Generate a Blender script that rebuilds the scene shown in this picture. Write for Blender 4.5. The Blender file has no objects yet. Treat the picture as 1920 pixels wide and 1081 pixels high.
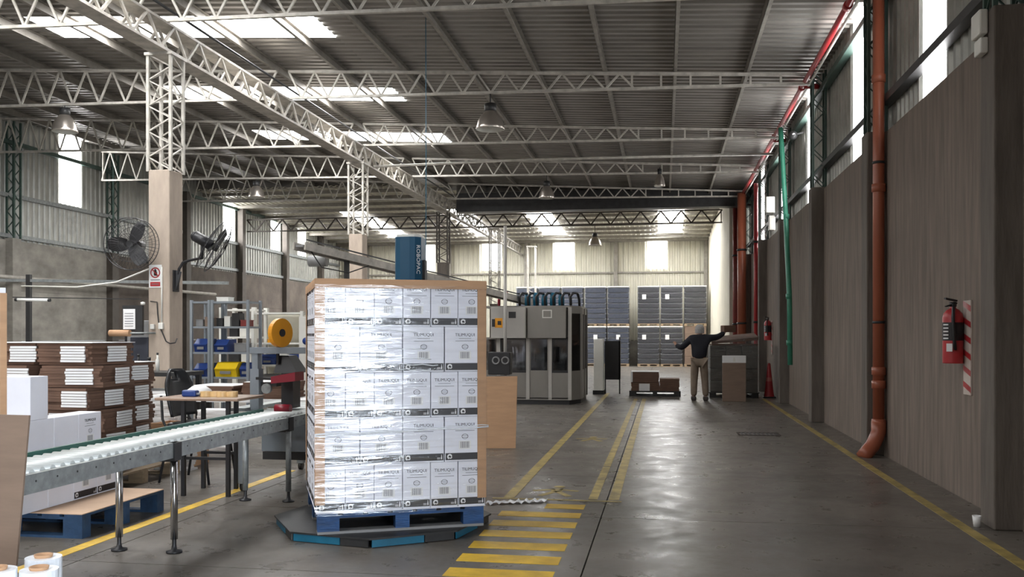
import bpy, bmesh, math, random
from mathutils import Vector, Matrix
rnd = random.Random(7)
SC = bpy.context.scene
COL = SC.collection
R = math.radians
# ------------------------------------------------------------------ camera, world, lights, exposure
YAW = math.atan(284 / 1720)
cd = bpy.data.cameras.new('camera'); cam = bpy.data.objects.new('camera', cd); COL.objects.link(cam)
cam.location = (0, 0, 1.45); cam.rotation_euler = (R(90), 0, YAW)
cd.sensor_width = 36; cd.lens = 1720 / 1920 * 36; cd.shift_y = 87 / 1920; cd.clip_end = 200
SC.camera = cam
W = bpy.data.worlds.new('daylight'); SC.world = W; W.use_nodes = True
bg = W.node_tree.nodes['Background']; bg.inputs[0].default_value = (.80, .90, 1, 1); bg.inputs[1].default_value = 2.0
def area(name, loc, rot, sx, sy, power, col=(1, 1, 1)):
    l = bpy.data.lights.new(name, 'AREA'); l.shape = 'RECTANGLE'; l.size = sx; l.size_y = sy; l.energy = power; l.color = col
    o = bpy.data.objects.new(name, l); COL.objects.link(o); o.location = loc; o.rotation_euler = rot
    return o
# daylight through the open loading door in the side wall, behind the photographer
area('daylight_door', (3.2, -2.3, 2.1), (R(90), 0, R(90)), 4.2, 4.2, 760, (.86, .93, 1))
SKY_E, WIN_E = 13.0, 7.0
vs = SC.view_settings
vs.view_transform = 'Standard'; vs.look = 'None'; vs.gamma = 1; vs.use_curve_mapping = False; vs.exposure = 1.0
SC.cycles.use_denoising = True
SC.cycles.max_bounces = 8; SC.cycles.diffuse_bounces = 5; SC.cycles.glossy_bounces = 4; SC.cycles.transparent_max_bounces = 16
SC.cycles.sample_clamp_indirect = 6

# ------------------------------------------------------------------ materials
def M(name, rgb, rough=.6, metal=0.0, var=.15, scale=4.0, bump=0.0, stretch=(1, 1, 1), rgb2=None, emit=0, spec=.5, bscale=None):
    m = bpy.data.materials.new(name); m.use_nodes = True
    nt = m.node_tree; N = nt.nodes; L = nt.links
    b = N['Principled BSDF']
    b.inputs['Roughness'].default_value = rough; b.inputs['Metallic'].default_value = metal
    b.inputs['Specular IOR Level'].default_value = spec
    c1 = tuple(max(0, c * (1 - var)) for c in rgb) + (1,)
    c2 = (tuple(rgb2) if rgb2 else tuple(min(1, c * (1 + var)) for c in rgb)) + (1,)
    if var or rgb2:
        tc = N.new('ShaderNodeTexCoord'); mp = N.new('ShaderNodeMapping'); mp.inputs['Scale'].default_value = stretch
        nz = N.new('ShaderNodeTexNoise'); nz.inputs['Scale'].default_value = scale; nz.inputs['Detail'].default_value = 6; nz.inputs['Roughness'].default_value = .6
        rp = N.new('ShaderNodeValToRGB'); rp.color_ramp.elements[0].position = .3; rp.color_ramp.elements[1].position = .7
        rp.color_ramp.elements[0].color = c1; rp.color_ramp.elements[1].color = c2
        L.new(tc.outputs['Object'], mp.inputs[0]); L.new(mp.outputs[0], nz.inputs['Vector']); L.new(nz.outputs[0], rp.inputs[0]); L.new(rp.outputs[0], b.inputs['Base Color'])
        if bump:
            bp = N.new('ShaderNodeBump'); bp.inputs['Strength'].default_value = bump; bp.inputs['Distance'].default_value = .02
            if bscale:
                n2 = N.new('ShaderNodeTexNoise'); n2.inputs['Scale'].default_value = bscale; n2.inputs['Detail'].default_value = 4
                L.new(mp.outputs[0], n2.inputs['Vector']); L.new(n2.outputs[0], bp.inputs['Height'])
            else:
                L.new(nz.outputs[0], bp.inputs['Height'])
            L.new(bp.outputs[0], b.inputs['Normal'])
    else:
        b.inputs['Base Color'].default_value = tuple(rgb) + (1,)
    if emit:
        b.inputs['Emission Color'].default_value = (1, 1, 1, 1); b.inputs['Emission Strength'].default_value = emit
    return m
m_conc = M('formed concrete', (.19, .152, .125), .85, var=.28, scale=2.2, bump=.35, stretch=(5, 5, .5), bscale=9)
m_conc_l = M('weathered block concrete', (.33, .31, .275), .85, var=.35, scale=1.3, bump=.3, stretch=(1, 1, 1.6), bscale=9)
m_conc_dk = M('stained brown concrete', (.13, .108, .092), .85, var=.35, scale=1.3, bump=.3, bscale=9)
m_post = M('brown steel post', (.10, .085, .072), .6, .1, .2, 4)
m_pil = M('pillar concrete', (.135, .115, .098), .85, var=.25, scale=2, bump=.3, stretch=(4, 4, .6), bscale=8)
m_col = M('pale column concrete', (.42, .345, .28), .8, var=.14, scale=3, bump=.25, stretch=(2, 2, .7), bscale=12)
m_plaster = M('cream plaster', (.62, .58, .47), .8, var=.06, scale=1.5)
m_floor = M('polished concrete slab', (.138, .123, .107), .26, var=.30, scale=1.1, bump=.06, bscale=5)
def floor_wear():
    nt = m_floor.node_tree; N = nt.nodes; L = nt.links; b = N['Principled BSDF']; b.inputs['Specular IOR Level'].default_value = .25
    tc = N.new('ShaderNodeTexCoord'); nz = N.new('ShaderNodeTexNoise'); nz.inputs['Scale'].default_value = 3.2; nz.inputs['Detail'].default_value = 9; nz.inputs['Roughness'].default_value = .72
    mr = N.new('ShaderNodeMapRange'); mr.inputs[1].default_value = .36; mr.inputs[2].default_value = .64; mr.inputs[3].default_value = .25; mr.inputs[4].default_value = .42
    L.new(tc.outputs['Object'], nz.inputs['Vector']); L.new(nz.outputs[0], mr.inputs[0]); L.new(mr.outputs[0], b.inputs['Roughness'])
floor_wear()
m_joint = M('joint filler', (.03, .028, .026), .8, var=.1)
def galv(name, rgb, rough=.42, metal=.55, var=.22, stretch=(1, 1, 1), scale=3): return M(name, rgb, rough, metal, var, scale, .08, stretch, bscale=30)
m_roof = galv('galvanised roof sheet', (.25, .235, .215), .40, .5, .25, (.3, 2, 1))
m_clad = galv('galvanised wall sheet', (.40, .40, .37), .38, .5, .2, (2, 2, .3))
m_cladf = galv('cream wall sheet', (.56, .54, .45), .5, .2, .1, (2, 2, .3))
m_truss = M('aged white truss paint', (.50, .47, .42), .5, .1, .28, 6, rgb2=(.62, .59, .53))
m_girder = M('dusty girder paint', (.46, .43, .38), .55, .1, .35, 5, rgb2=(.58, .54, .48))
m_purlin = M('purlin steel', (.27, .25, .22), .5, .3, .25, 4)
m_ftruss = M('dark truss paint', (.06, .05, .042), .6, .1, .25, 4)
m_green = M('green steel paint', (.05, .09, .075), .5, .1, .3, 5)
m_dark = M('dark steel', (.035, .035, .036), .45, .2, .25, 6)
m_gpipe = M('green pipe paint', (.05, .26, .17), .35, 0, .12, 4)
m_red = M('red pipe paint', (.42, .03, .035), .35, 0, .12, 5)
m_redd = M('dark red pipe paint', (.22, .035, .03), .45, 0, .15, 4)
m_terra = M('terracotta pvc', (.33, .095, .05), .38, 0, .12, 3, stretch=(1, 1, .4))
m_white = M('white plastic', (.72, .71, .66), .5, 0, .05)
m_carton = M('white carton board', (.80, .81, .88), .55, 0, .03, 5)
m_ink = M('black ink', (.018, .016, .018), .5, 0, .2)
m_inkg = M('grey ink', (.16, .16, .18), .6, 0, .2)
m_bar = M('printed barcode', (.22, .22, .24), .6, 0, .1)
m_kraft = M('kraft board', (.50, .30, .17), .75, 0, .10, 3, stretch=(1, 1, 6))
m_kraftg = M('dull kraft board', (.22, .155, .115), .8, 0, .10, 3, stretch=(1, 1, 6))
m_kraftd = M('brown carton blank', (.135, .075, .05), .8, 0, .25, 6, stretch=(1, 1, 9))
m_blue = M('blue pallet paint', (.012, .06, .18), .6, 0, .4, 5, bump=.3, stretch=(1, 4, 4), bscale=20)
m_blued = M('worn dark blue pallet paint', (.015, .045, .10), .7, 0, .45, 5, bump=.3, bscale=20)
m_wood = M('raw pallet wood', (.34, .25, .16), .8, 0, .25, 5, stretch=(1, 6, 6))
m_teal = M('teal machine paint', (.01, .13, .22), .45, 0, .2, 5)
m_mast = M('blue mast paint', (.008, .07, .135), .35, 0, .06, 3)
m_steel = galv('galvanised rail', (.30, .32, .32), .45, .4, .25, scale=14)
m_paint = M('grey machine paint', (.20, .225, .25), .45, .1, .14, 3)
m_mach = M('stainless cabinet', (.23, .215, .195), .4, .35, .12, 1.5, stretch=(1, 1, .4))
m_machl = M('light grey cabinet', (.42, .40, .37), .45, .2, .08, 1.5)
m_chrome = M('chrome', (.62, .62, .63), .18, 1, .04)
m_roller = M('pale roller', (.62, .65, .64), .35, .1, .05)
m_gbelt = M('green guard', (.012, .10, .075), .4, 0, .15)
m_black = M('black plastic', (.016, .016, .018), .42, 0, .2)
m_leather = M('black vinyl', (.02, .021, .023), .32, 0, .25, 8)
m_paper = M('paper', (.80, .80, .80), .7, 0, .03)
m_sign = M('faded sign board', (.50, .43, .38), .6, 0, .1)
m_jbox = M('dull white box', (.35, .34, .31), .5, 0, .05)
m_yel = M('yellow floor paint', (.66, .40, .02), .5, 0, .22, 5, rgb2=(.85, .55, .03))
m_yelw = M('worn yellow floor paint', (.30, .235, .09), .5, 0, .45, 6, rgb2=(.48, .36, .11))
m_orange = M('orange tape', (.80, .34, .02), .3, 0, .08)
m_tan = M('tan tape', (.72, .48, .22), .4, 0, .1)
m_ybin = M('yellow bin', (.80, .55, .01), .4, 0, .05)
m_bbin = M('blue bin', (.015, .045, .20), .4, 0, .1)
m_crate = M('dark bottle crate', (.055, .056, .062), .3, 0, .35, 14, stretch=(1, 1, 3))
m_crateb = M('blue black bottle crate', (.06, .07, .095), .3, 0, .35, 14, stretch=(1, 1, 3))
m_edge = M('crumpled clear wrap edge', (.30, .31, .33), .3, 0, .6, 9, stretch=(1, 1, 4))
m_greywrap = M('grey wrapped cartons', (.12, .115, .10), .45, 0, .2, 4, bump=.2, stretch=(1, 1, 5), bscale=12)
m_skin = M('skin', (.45, .26, .18), .6, 0, .05)
m_navy = M('navy jacket', (.010, .011, .018), .8, 0, .2, 8)
m_khaki = M('khaki cotton', (.20, .155, .115), .85, 0, .15, 8)
m_hair = M('grey hair', (.33, .32, .31), .7, 0, .2, 30)
m_shoe = M('work shoe', (.05, .04, .035), .6, 0, .1)
m_rust = M('rusty grate', (.035, .022, .016), .8, 0, .3)
m_alu = M('spun aluminium', (.55, .50, .45), .28, .85, .1, 3)
m_rfab = M('dark red housing', (.25, .015, .03), .35, 0, .1)
m_grey = M('mid grey', (.22, .22, .22), .5, 0, .1)
m_sky = M('lit translucent roof sheet', (.8, .8, .8), .5, 0, 0, emit=SKY_E)
m_win = M('lit translucent wall sheet', (.8, .8, .8), .5, 0, 0, emit=WIN_E)
m_tube = M('fluorescent tube glass', (.85, .85, .82), .3, 0, 0)
m_lamp = M('small lit lamp', (1, 1, 1), .3, 0, 0, emit=6)
def glassy(name, tint, mixf, rough, bump=0, stretch=(1, 1, 1), bscale=10, fres=True):
    m = bpy.data.materials.new(name); m.use_nodes = True
    nt = m.node_tree; N = nt.nodes; L = nt.links
    N.remove(N['Principled BSDF']); out = N['Material Output']
    t = N.new('ShaderNodeBsdfTransparent'); t.inputs[0].default_value = tint + (1,)
    g = N.new('ShaderNodeBsdfGlossy'); g.inputs['Roughness'].default_value = rough; g.inputs[0].default_value = (.95, .97, 1, 1)
    mx = N.new('ShaderNodeMixShader'); L.new(t.outputs[0], mx.inputs[1]); L.new(g.outputs[0], mx.inputs[2]); L.new(mx.outputs[0], out.inputs[0])
    mx.inputs[0].default_value = mixf
    if bump:
        tc = N.new('ShaderNodeTexCoord'); mp = N.new('ShaderNodeMapping'); mp.inputs['Scale'].default_value = stretch; mp.inputs['Rotation'].default_value = (0, R(-12), 0)
        nz = N.new('ShaderNodeTexNoise'); nz.inputs['Scale'].default_value = bscale; nz.inputs['Detail'].default_value = 3; nz.inputs['Distortion'].default_value = .6
        bp = N.new('ShaderNodeBump'); bp.inputs['Strength'].default_value = bump; bp.inputs['Distance'].default_value = .02
        L.new(tc.outputs['Object'], mp.inputs[0]); L.new(mp.outputs[0], nz.inputs['Vector']); L.new(nz.outputs[0], bp.inputs['Height']); L.new(bp.outputs[0], g.inputs['Normal'])
        rp = N.new('ShaderNodeMapRange'); rp.inputs[1].default_value = .45; rp.inputs[2].default_value = .75; rp.inputs[3].default_value = mixf * .4; rp.inputs[4].default_value = mixf * 2.2
        L.new(nz.outputs[0], rp.inputs[0]); L.new(rp.outputs[0], mx.inputs[0])
    return m
m_film = glassy('clear stretch film', (.985, .99, 1), .065, .11, .40, (1.0, 1.0, 12), 3.0)
m_filmg = glassy('loose clear film', (.85, .85, .85), .12, .35, .4, (2, 2, 6), 5)
m_filmf = glassy('dull clear wrap', (.9, .9, .92), .06, .35, .3, (1, 1, 5), 4)
m_glass = glassy('cabinet glass', (.35, .35, .36), .10, .05)
m_mesh = glassy('fan guard shade', (.72, .72, .72), .03, .5)

# ------------------------------------------------------------------ mesh builder
class MB:
    def __init__(s, o=(0, 0, 0)): s.v = []; s.f = []; s.o = Vector(o); s.sm = []; s.mi = []; s.cur = 0; s.mats = None
    def add(s, vs, fs, smooth=False):
        b = len(s.v); s.v += [Vector(q) - s.o for q in vs]
        for q in fs: s.f.append([b + i for i in q]); s.sm.append(smooth); s.mi.append(s.cur)
        return s
    def box(s, x0, x1, y0, y1, z0, z1):
        return s.add([(x0, y0, z0), (x1, y0, z0), (x1, y1, z0), (x0, y1, z0), (x0, y0, z1), (x1, y0, z1), (x1, y1, z1), (x0, y1, z1)],
                     [(0, 3, 2, 1), (4, 5, 6, 7), (0, 1, 5, 4), (1, 2, 6, 5), (2, 3, 7, 6), (3, 0, 4, 7)])
    def cbox(s, c, d, rz=0, rx=0, ry=0):
        m = Matrix.Rotation(rz, 3, 'Z') @ Matrix.Rotation(ry, 3, 'Y') @ Matrix.Rotation(rx, 3, 'X'); c = Vector(c)
        p = [c + m @ Vector((d[0] / 2 * i, d[1] / 2 * j, d[2] / 2 * k)) for k in (-1, 1) for i, j in ((-1, -1), (1, -1), (1, 1), (-1, 1))]
        return s.add(p, [(0, 3, 2, 1), (4, 5, 6, 7), (0, 1, 5, 4), (1, 2, 6, 5), (2, 3, 7, 6), (3, 0, 4, 7)])
    def rbox(s, x0, x1, y0, y1, z0, z1, b=.01):
        bm = bmesh.new(); bmesh.ops.create_cube(bm, size=1)
        for v in bm.verts: v.co = Vector(((x0 + x1) / 2 + v.co.x * (x1 - x0), (y0 + y1) / 2 + v.co.y * (y1 - y0), (z0 + z1) / 2 + v.co.z * (z1 - z0)))
        bmesh.ops.bevel(bm, geom=bm.edges[:], offset=b, segments=2, affect='EDGES', profile=.5)
        bm.verts.ensure_lookup_table()
        s.add([v.co.copy() for v in bm.verts], [[v.index for v in f.verts] for f in bm.faces]); bm.free(); return s
    def frame(s, p, q, up):
        p, q = Vector(p), Vector(q); d = (q - p).normalized(); u = Vector(up)
        if abs(d.dot(u)) > .98: u = Vector((1, 0, 0))
        a = d.cross(u).normalized(); return p, q, a, a.cross(d).normalized()
    def bar(s, p, q, w, h=None, up=(0, 0, 1)):
        p, q, a, b = s.frame(p, q, up); h = h or w; a = a * w / 2; b = b * h / 2
        return s.add([p - a - b, p + a - b, p + a + b, p - a + b, q - a - b, q + a - b, q + a + b, q - a + b],
                     [(0, 1, 2, 3), (7, 6, 5, 4), (0, 4, 5, 1), (1, 5, 6, 2), (2, 6, 7, 3), (3, 7, 4, 0)])
    def tube(s, p, q, r, n=10, r2=None, caps=True):
        p, q, a, b = s.frame(p, q, (0, 0, 1)); r2 = r if r2 is None else r2
        vs = [c + (a * math.cos(t) + b * math.sin(t)) * rr for c, rr in ((p, r), (q, r2)) for t in [2 * math.pi * i / n for i in range(n)]]
        s.add(vs, [(i, (i + 1) % n, n + (i + 1) % n, n + i) for i in range(n)], True)
        if caps: k = len(s.v) - 2 * n; s.f += [[k + n - 1 - i for i in range(n)], [k + n + i for i in range(n)]]; s.sm += [False, False]; s.mi += [s.cur] * 2
        return s
    def path(s, pts, r, n=8, flat=1):
        pts = [Vector(p) for p in pts]; vs = []; a = None
        for i, p in enumerate(pts):
            d = (pts[min(i + 1, len(pts) - 1)] - pts[max(i - 1, 0)]).normalized()
            if a is None:
                u = Vector((0, 0, 1)) if abs(d.z) < .9 else Vector((1, 0, 0)); a = d.cross(u).normalized()
            else: a = (a - d * a.dot(d)).normalized()
            b = a.cross(d)
            vs += [p + (a * math.cos(t) * flat + b * math.sin(t)) * r for t in [2 * math.pi * k / n for k in range(n)]]
        fs = [(i * n + k, i * n + (k + 1) % n, (i + 1) * n + (k + 1) % n, (i + 1) * n + k) for i in range(len(pts) - 1) for k in range(n)]
        fs += [tuple(range(n))[::-1], tuple((len(pts) - 1) * n + k for k in range(n))]
        return s.add(vs, fs, True)
    def lathe(s, prof, c=(0, 0, 0), n=20, axis='Z', smooth=True):
        c = Vector(c); vs = []
        for r, z in prof:
            for k in range(n):
                t = 2 * math.pi * k / n; x, y = r * math.cos(t), r * math.sin(t)
                vs.append(c + (Vector((x, y, z)) if axis == 'Z' else Vector((z, x, y)) if axis == 'X' else Vector((x, -z, y))))
        fs = [(i * n + k, i * n + (k + 1) % n, (i + 1) * n + (k + 1) % n, (i + 1) * n + k) for i in range(len(prof) - 1) for k in range(n)]
        return s.add(vs, fs, smooth)
    def prism(s, poly, z0, z1):
        n = len(poly)
        return s.add([(x, y, z0) for x, y in poly] + [(x, y, z1) for x, y in poly], [tuple(range(n))[::-1], tuple(range(n, 2 * n))] + [(i, (i + 1) % n, n + (i + 1) % n, n + i) for i in range(n)])
    def prismy(s, poly, y0, y1):
        n = len(poly)
        return s.add([(x, y0, z) for x, z in poly] + [(x, y1, z) for x, z in poly], [tuple(range(n)), tuple(range(n, 2 * n))[::-1]] + [(i, n + i, n + (i + 1) % n, (i + 1) % n) for i in range(n)])
    def mesh(s, name, mat):
        me = bpy.data.meshes.new(name); me.from_pydata([tuple(v) for v in s.v], [], s.f)
        me.polygons.foreach_set('use_smooth', s.sm)
        for m in (mat if isinstance(mat, (list, tuple)) else [mat]): me.materials.append(m)
        if isinstance(mat, (list, tuple)): me.polygons.foreach_set('material_index', s.mi)
        me.update(); return me
def tag(o, label=None, cat=None, group=None, kind=None):
    if label: o['label'] = label
    if cat: o['category'] = cat
    if group: o['group'] = group
    if kind: o['kind'] = kind
    return o
def obj(name, mb, mat=None, parent=None, loc=(0, 0, 0), rot=(0, 0, 0)):
    me = mb.mesh(name, mat) if isinstance(mb, MB) else mb
    o = bpy.data.objects.new(name, me); COL.objects.link(o); o.location = loc; o.rotation_euler = rot
    if parent: o.parent = parent
    return o
def thing(name, label, cat, loc=(0, 0, 0), rz=0, group=None):
    o = bpy.data.objects.new(name, None); COL.objects.link(o); o.location = loc; o.rotation_euler = (0, 0, rz); o.empty_display_size = .1
    return tag(o, label, cat, group)
def struct(name, loc=(0, 0, 0)):
    o = bpy.data.objects.new(name, None); COL.objects.link(o); o.location = loc; o['kind'] = 'structure'; o.empty_display_size = .1
    return o
def copytree(o, parent=None):
    c = o.copy(); COL.objects.link(c)
    if parent: c.parent = parent
    for ch in list(o.children): copytree(ch, c)
    return c
def text_mesh(txt, size, mat, depth=0.0008, align='CENTER'):
    cu = bpy.data.curves.new('lettering', 'FONT'); cu.body = txt; cu.size = size; cu.align_x = align; cu.align_y = 'CENTER'; cu.extrude = depth; cu.resolution_u = 2
    o = bpy.data.objects.new('lettering', cu); COL.objects.link(o)
    dg = bpy.context.evaluated_depsgraph_get(); me = bpy.data.meshes.new_from_object(o.evaluated_get(dg))
    bpy.data.objects.remove(o); me.materials.clear(); me.materials.append(mat); return me
def mesh_into(mb, me, mtx):
    mb.add([mtx @ v.co for v in me.vertices], [list(p.vertices) for p in me.polygons])
ORD = ['first', 'second', 'third', 'fourth', 'fifth', 'sixth', 'seventh', 'eighth', 'ninth', 'tenth']
def zr(x): return 6.0 + .052 * (2.75 - x)

# ------------------------------------------------------------------ floor
fl = struct('floor')
obj('screed', MB().box(-17, 4, -9.5, 46, -.12, -.03), m_joint, fl)
xs = [-16.9, -13.4, -10.15, -6.95, -3.71, -.49, 2.73]
ys = [-9, -5.2, -.8, 3.3, 5.36, 7.31, 9.42, 11.5, 13.6, 15.7, 17.8, 20, 24, 28, 32, 36, 40, 45.5]
for i in range(len(xs) - 1):
    for j in range(len(ys) - 1):
        obj('floor_slab', MB().box(xs[i] + .005, xs[i + 1] - .005, ys[j] + .005, ys[j + 1] - .005, -.04, 0), m_floor, fl)
def strip(x0, x1, y0, y1, mat, name='painted_line'): obj(name, MB().box(x0, x1, y0, y1, -.001, .0025), mat, fl)
strip(-1.41, -1.31, 8.06, 23, m_yelw); strip(-.655, -.575, 8.1, 10.1, m_yelw); strip(-.655, -.575, 10.16, 21, m_yelw)
strip(-.475, -.385, 8.1, 21, m_yelw); strip(-1.5, -.36, 8.0, 8.05, m_yelw)
strip(2.19, 2.28, 3, 21.5, m_yelw); strip(-3.98, -3.88, 3.6, 9.3, m_yel)
for k in range(10):
    y = 7.72 - k * .373
    strip(-1.315 + (.33 if k == 0 else 0), -.655, y - .1, y + .1, m_yel, 'crosswalk_bar')
for yc, sc, mt in ((8.47, 1, m_yelw), (12.8, 1, m_yelw)):
    mb = MB(); c = Vector((-.98, yc, 0))
    for p, q, w in (((0, .15), (0, -.02), .1), ((-.02, .1), (-.22, .0), .05), ((.02, .1), (.2, .03), .05), ((0, 0), (-.12, -.26), .06), ((0, 0), (.14, -.25), .06)):
        mb.bar(c + Vector((p[0], p[1], 0)), c + Vector((q[0], q[1], 0)), w, .004)
    mb.lathe([(.0, .002), (.055, .002), (.055, -.001)], c + Vector((0, .25, 0)), 14)
    obj('pedestrian_symbol', mb, mt, fl)
g = thing('drain_grate', 'rusty rectangular drain grate set in the grey floor', 'drain', (1.37, 13.82, 0))
mb = MB(); mb.box(-.3, .3, -.2, -.17, 0, .006).box(-.3, .3, .17, .2, 0, .006).box(-.3, -.27, -.17, .17, 0, .006).box(.27, .3, -.17, .17, 0, .006); obj('grate_rim', mb, m_rust, g)
for k in range(9): obj('slat', MB().box(-.25 + k * .06, -.22 + k * .06, -.17, .17, 0, .005), m_black, g)

# ------------------------------------------------------------------ corrugated sheet meshes
def corrugated(width, length, pitch=.212, depth=.035, mat=None):
    n = round(width / pitch); prof = []
    for k in range(n):
        b = k * pitch; prof += [(b, 0), (b + pitch * .42, 0), (b + pitch * .55, depth), (b + pitch * .87, depth)]
    prof.append((width, 0)); vs = []; fs = []
    for y, z in prof: vs += [(0, y, z), (length, y, z)]
    for i in range(len(prof) - 1): fs.append((2 * i, 2 * i + 1, 2 * i + 3, 2 * i + 2))
    return MB().add(vs, fs).mesh('corrugated_sheet', mat)
# ------------------------------------------------------------------ ceiling, near building
ce = struct('ceiling')
tilt = -math.atan(.052)
xe = [-16.75, -10.4, -5.4, 2.95]
roof_me = [corrugated(1.06, (xe[i + 1] - xe[i]) * 1.002, mat=m_roof) for i in range(3)]
skyn = 0
for k in range(-22, 16):
    y = 13.6 + 1.06 * k
    for i in range(3):
        if i == 1 and k % 4 == 0 and k < 12:
            skyn += 1
            w = tag(obj('window_%d' % (20 + skyn), MB().box(0, 5.0, 0, 1.06, 0, .012), m_sky, None, (xe[1], y, zr(xe[1])), (0, math.atan(.052), 0)), kind='structure')
            continue
        obj('roof_sheet', roof_me[i], None, ce, (xe[i], y, zr(xe[i])), (0, math.atan(.052), 0))
y0r, y1r = 13.6 - 22 * 1.06, 13.6 + 16 * 1.06
for i in range(15):
    x = 1.42 - 1.22 * i; z = zr(x) - .005
    mb = MB().box(x - .03, x + .03, y0r, y1r, z - .15, z - .145).box(x - .03, x - .024, y0r, y1r, z - .15, z).box(x - .03, x + .03, y0r, y1r, z - .006, z)
    obj('purlin', mb, m_purlin, ce)
# far building roof: sheets running towards the end wall
def zf(y): return 6.6 - .034 * (y - 30.4)
ftilt = math.atan(-.034)
fme = corrugated(1.06, 15.3, mat=m_cladf)
fsky = {-8: 0, -5: 0, -1: 0, -12: 0}
FXS = [-8.75, -5.3, -.75, -12.5]
x = 2.95; n = 0
while x > -16.9:
    lit = any(abs(x - .53 - (q + .53)) < .53 for q in FXS)
    if lit:
        skyn += 1
        obj('roof_sheet', MB().box(x - 1.06, x, 0, 5.0, 0, .01), m_cladf, ce, (0, 30.4, zf(30.4)), (ftilt, 0, 0))
        tag(obj('window_%d' % (20 + skyn), MB().box(x - 1.06, x, 5.0, 12.6, 0, .01), m_sky, None, (0, 30.4, zf(30.4)), (ftilt, 0, 0)), kind='structure')
        obj('roof_sheet', MB().box(x - 1.06, x, 12.6, 15.3, 0, .01), m_cladf, ce, (0, 30.4, zf(30.4)), (ftilt, 0, 0))
    else:
        o = obj('roof_sheet', fme, None, ce, (x, 30.4, zf(30.4))); o.rotation_euler = Matrix.Rotation(ftilt, 3, 'X').to_euler() if 0 else (Matrix.Rotation(ftilt, 3, 'X') @ Matrix.Rotation(R(90), 3, 'Z')).to_euler()
    x -= 1.06
for k in range(12):
    y = 31 + k * 1.25
    obj('purlin', MB().box(-16.6, 2.6, y - .03, y + .03, zf(y) - .13, zf(y) - .012), m_purlin, ce)
# valley beam and closure between the two roofs
tr = struct('trim_1')
obj('valley_beam', MB().box(-6.75, 2.7, 29.6, 30.05, 5.5, 6.12), m_dark, tr)
obj('closure_sheet', MB().box(-16.7, -6.95, 30.5, 30.55, 6.58, 7.3).box(-6.95, 2.9, 30.5, 30.55, 6.1, 7.0), m_roof, tr)
obj('gutter', MB().box(-6.75, 2.7, 30.05, 30.45, 5.95, 6.0), m_dark, tr)

# ------------------------------------------------------------------ walls
wr = struct('wall_right')
PY = [-9.6, -5.4, -.9 + 4.0, 7.3, 11.62, 15.82, 20.06, 24.3, 28.6]
edges = [(-9.6, -4.6), (-.2, 7.3), (7.6, 11.62), (11.92, 15.82), (16.12, 20.06), (20.36, 24.3), (24.6, 28.6), (28.9, 30.6)]
for a, b in edges: obj('concrete_panel', MB().box(2.62, 2.85, a, b, 0, 3.87), m_conc, wr)
for y in (-4.6, -.5, 7.3, 11.62, 15.82, 20.06, 24.3, 28.6): obj('pillar', MB().rbox(2.42, 2.86, y, y + .3, 0, 3.9 if y > 5 else 6.0, .012), m_pil, wr)
obj('lintel_sheet', MB().box(2.7, 2.75, -4.6, -.2, 4.25, 6.1), m_clad, wr)
wcl = corrugated(1.06, 1, mat=m_clad)
def vsheet(parent, x, y, z0, z1, me, facing, name='cladding_sheet'):
    """vertical sheet: local X (length) -> world Z, local Y (width) -> along the wall"""
    h = z1 - z0
    if facing == '-X': rot = Matrix(((0, 0, -1), (0, 1, 0), (1, 0, 0)))      # z' -> -X
    elif facing == '+X': rot = Matrix(((0, 0, 1), (0, -1, 0), (1, 0, 0)))
    else: rot = Matrix(((0, -1, 0), (0, 0, -1), (1, 0, 0)))                    # facing -Y: width -> -X
    o = obj(name, me, None, parent, (x, y, z0)); o.rotation_euler = rot.to_euler(); o.scale = (h, 1, 1); return o
WINR = [(9.55, 10.4), (13.2, 14.05), (17.5, 18.35), (21.7, 22.55), (25.9, 26.75)]
wn = 0
def cut_runs(a, b, holes):
    runs = []; c = a
    for h0, h1 in sorted(holes):
        if h0 > c and h0 < b: runs.append((c, h0))
        c = max(c, h1)
    if c < b: runs.append((c, b))
    return runs
for a, b in cut_runs(-.2, 30.5, WINR):
    n = max(1, round((b - a) / 1.06)); w = (b - a) / n
    for k in range(n):
        o = vsheet(wr, 2.76, a + k * w, 3.8, 6.06, wcl, '-X'); o.scale = (6.06 - 3.8, w / 1.06, 1)
n = 5
for k in range(n): vsheet(wr, 2.76, -9.5 + k * 1.0, 3.8, 6.06, wcl, '-X')
for a, b in WINR:
    wn += 1
    tag(obj('window_%d' % wn, MB().box(2.74, 2.77, a, b, 3.84, 6.02), m_win), kind='structure')
for z in (4.22, 5.55):
    obj('girt', MB().box(2.60, 2.72, -.2, 30, z, z + .09), m_green if z > 5 else m_dark, wr)
for y in (7.5, 11.8, 16, 20.3, 24.5, 28.7):          # lattice posts above the pillars
    mb = MB()
    for dx, dy in ((-.2, -.1), (-.2, .1), (0, -.1), (0, .1)): mb.bar((2.66 + dx, y + dy, 3.9), (2.66 + dx, y + dy, 5.85), .035)
    n = 9
    for k in range(n):
        za, zb = 3.92 + k * .21, 3.92 + (k + 1) * .21
        for dx in (-.2, 0): mb.bar((2.66 + dx, y - .1, za if k % 2 else zb), (2.66 + dx, y + .1, zb if k % 2 else za), .014)
        for dy in (-.1, .1): mb.bar((2.46, y + dy, za if k % 2 else zb), (2.66, y + dy, zb if k % 2 else za), .014)
    obj('lattice_post', mb, m_green, wr)
obj('plaster_panel', MB().box(2.12, 2.5, 30.6, 45.2, 0, 6.3), m_plaster, wr)
obj('plaster_return', MB().box(2.12, 2.9, 30.55, 30.7, 0, 6.1), m_plaster, wr)
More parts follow.
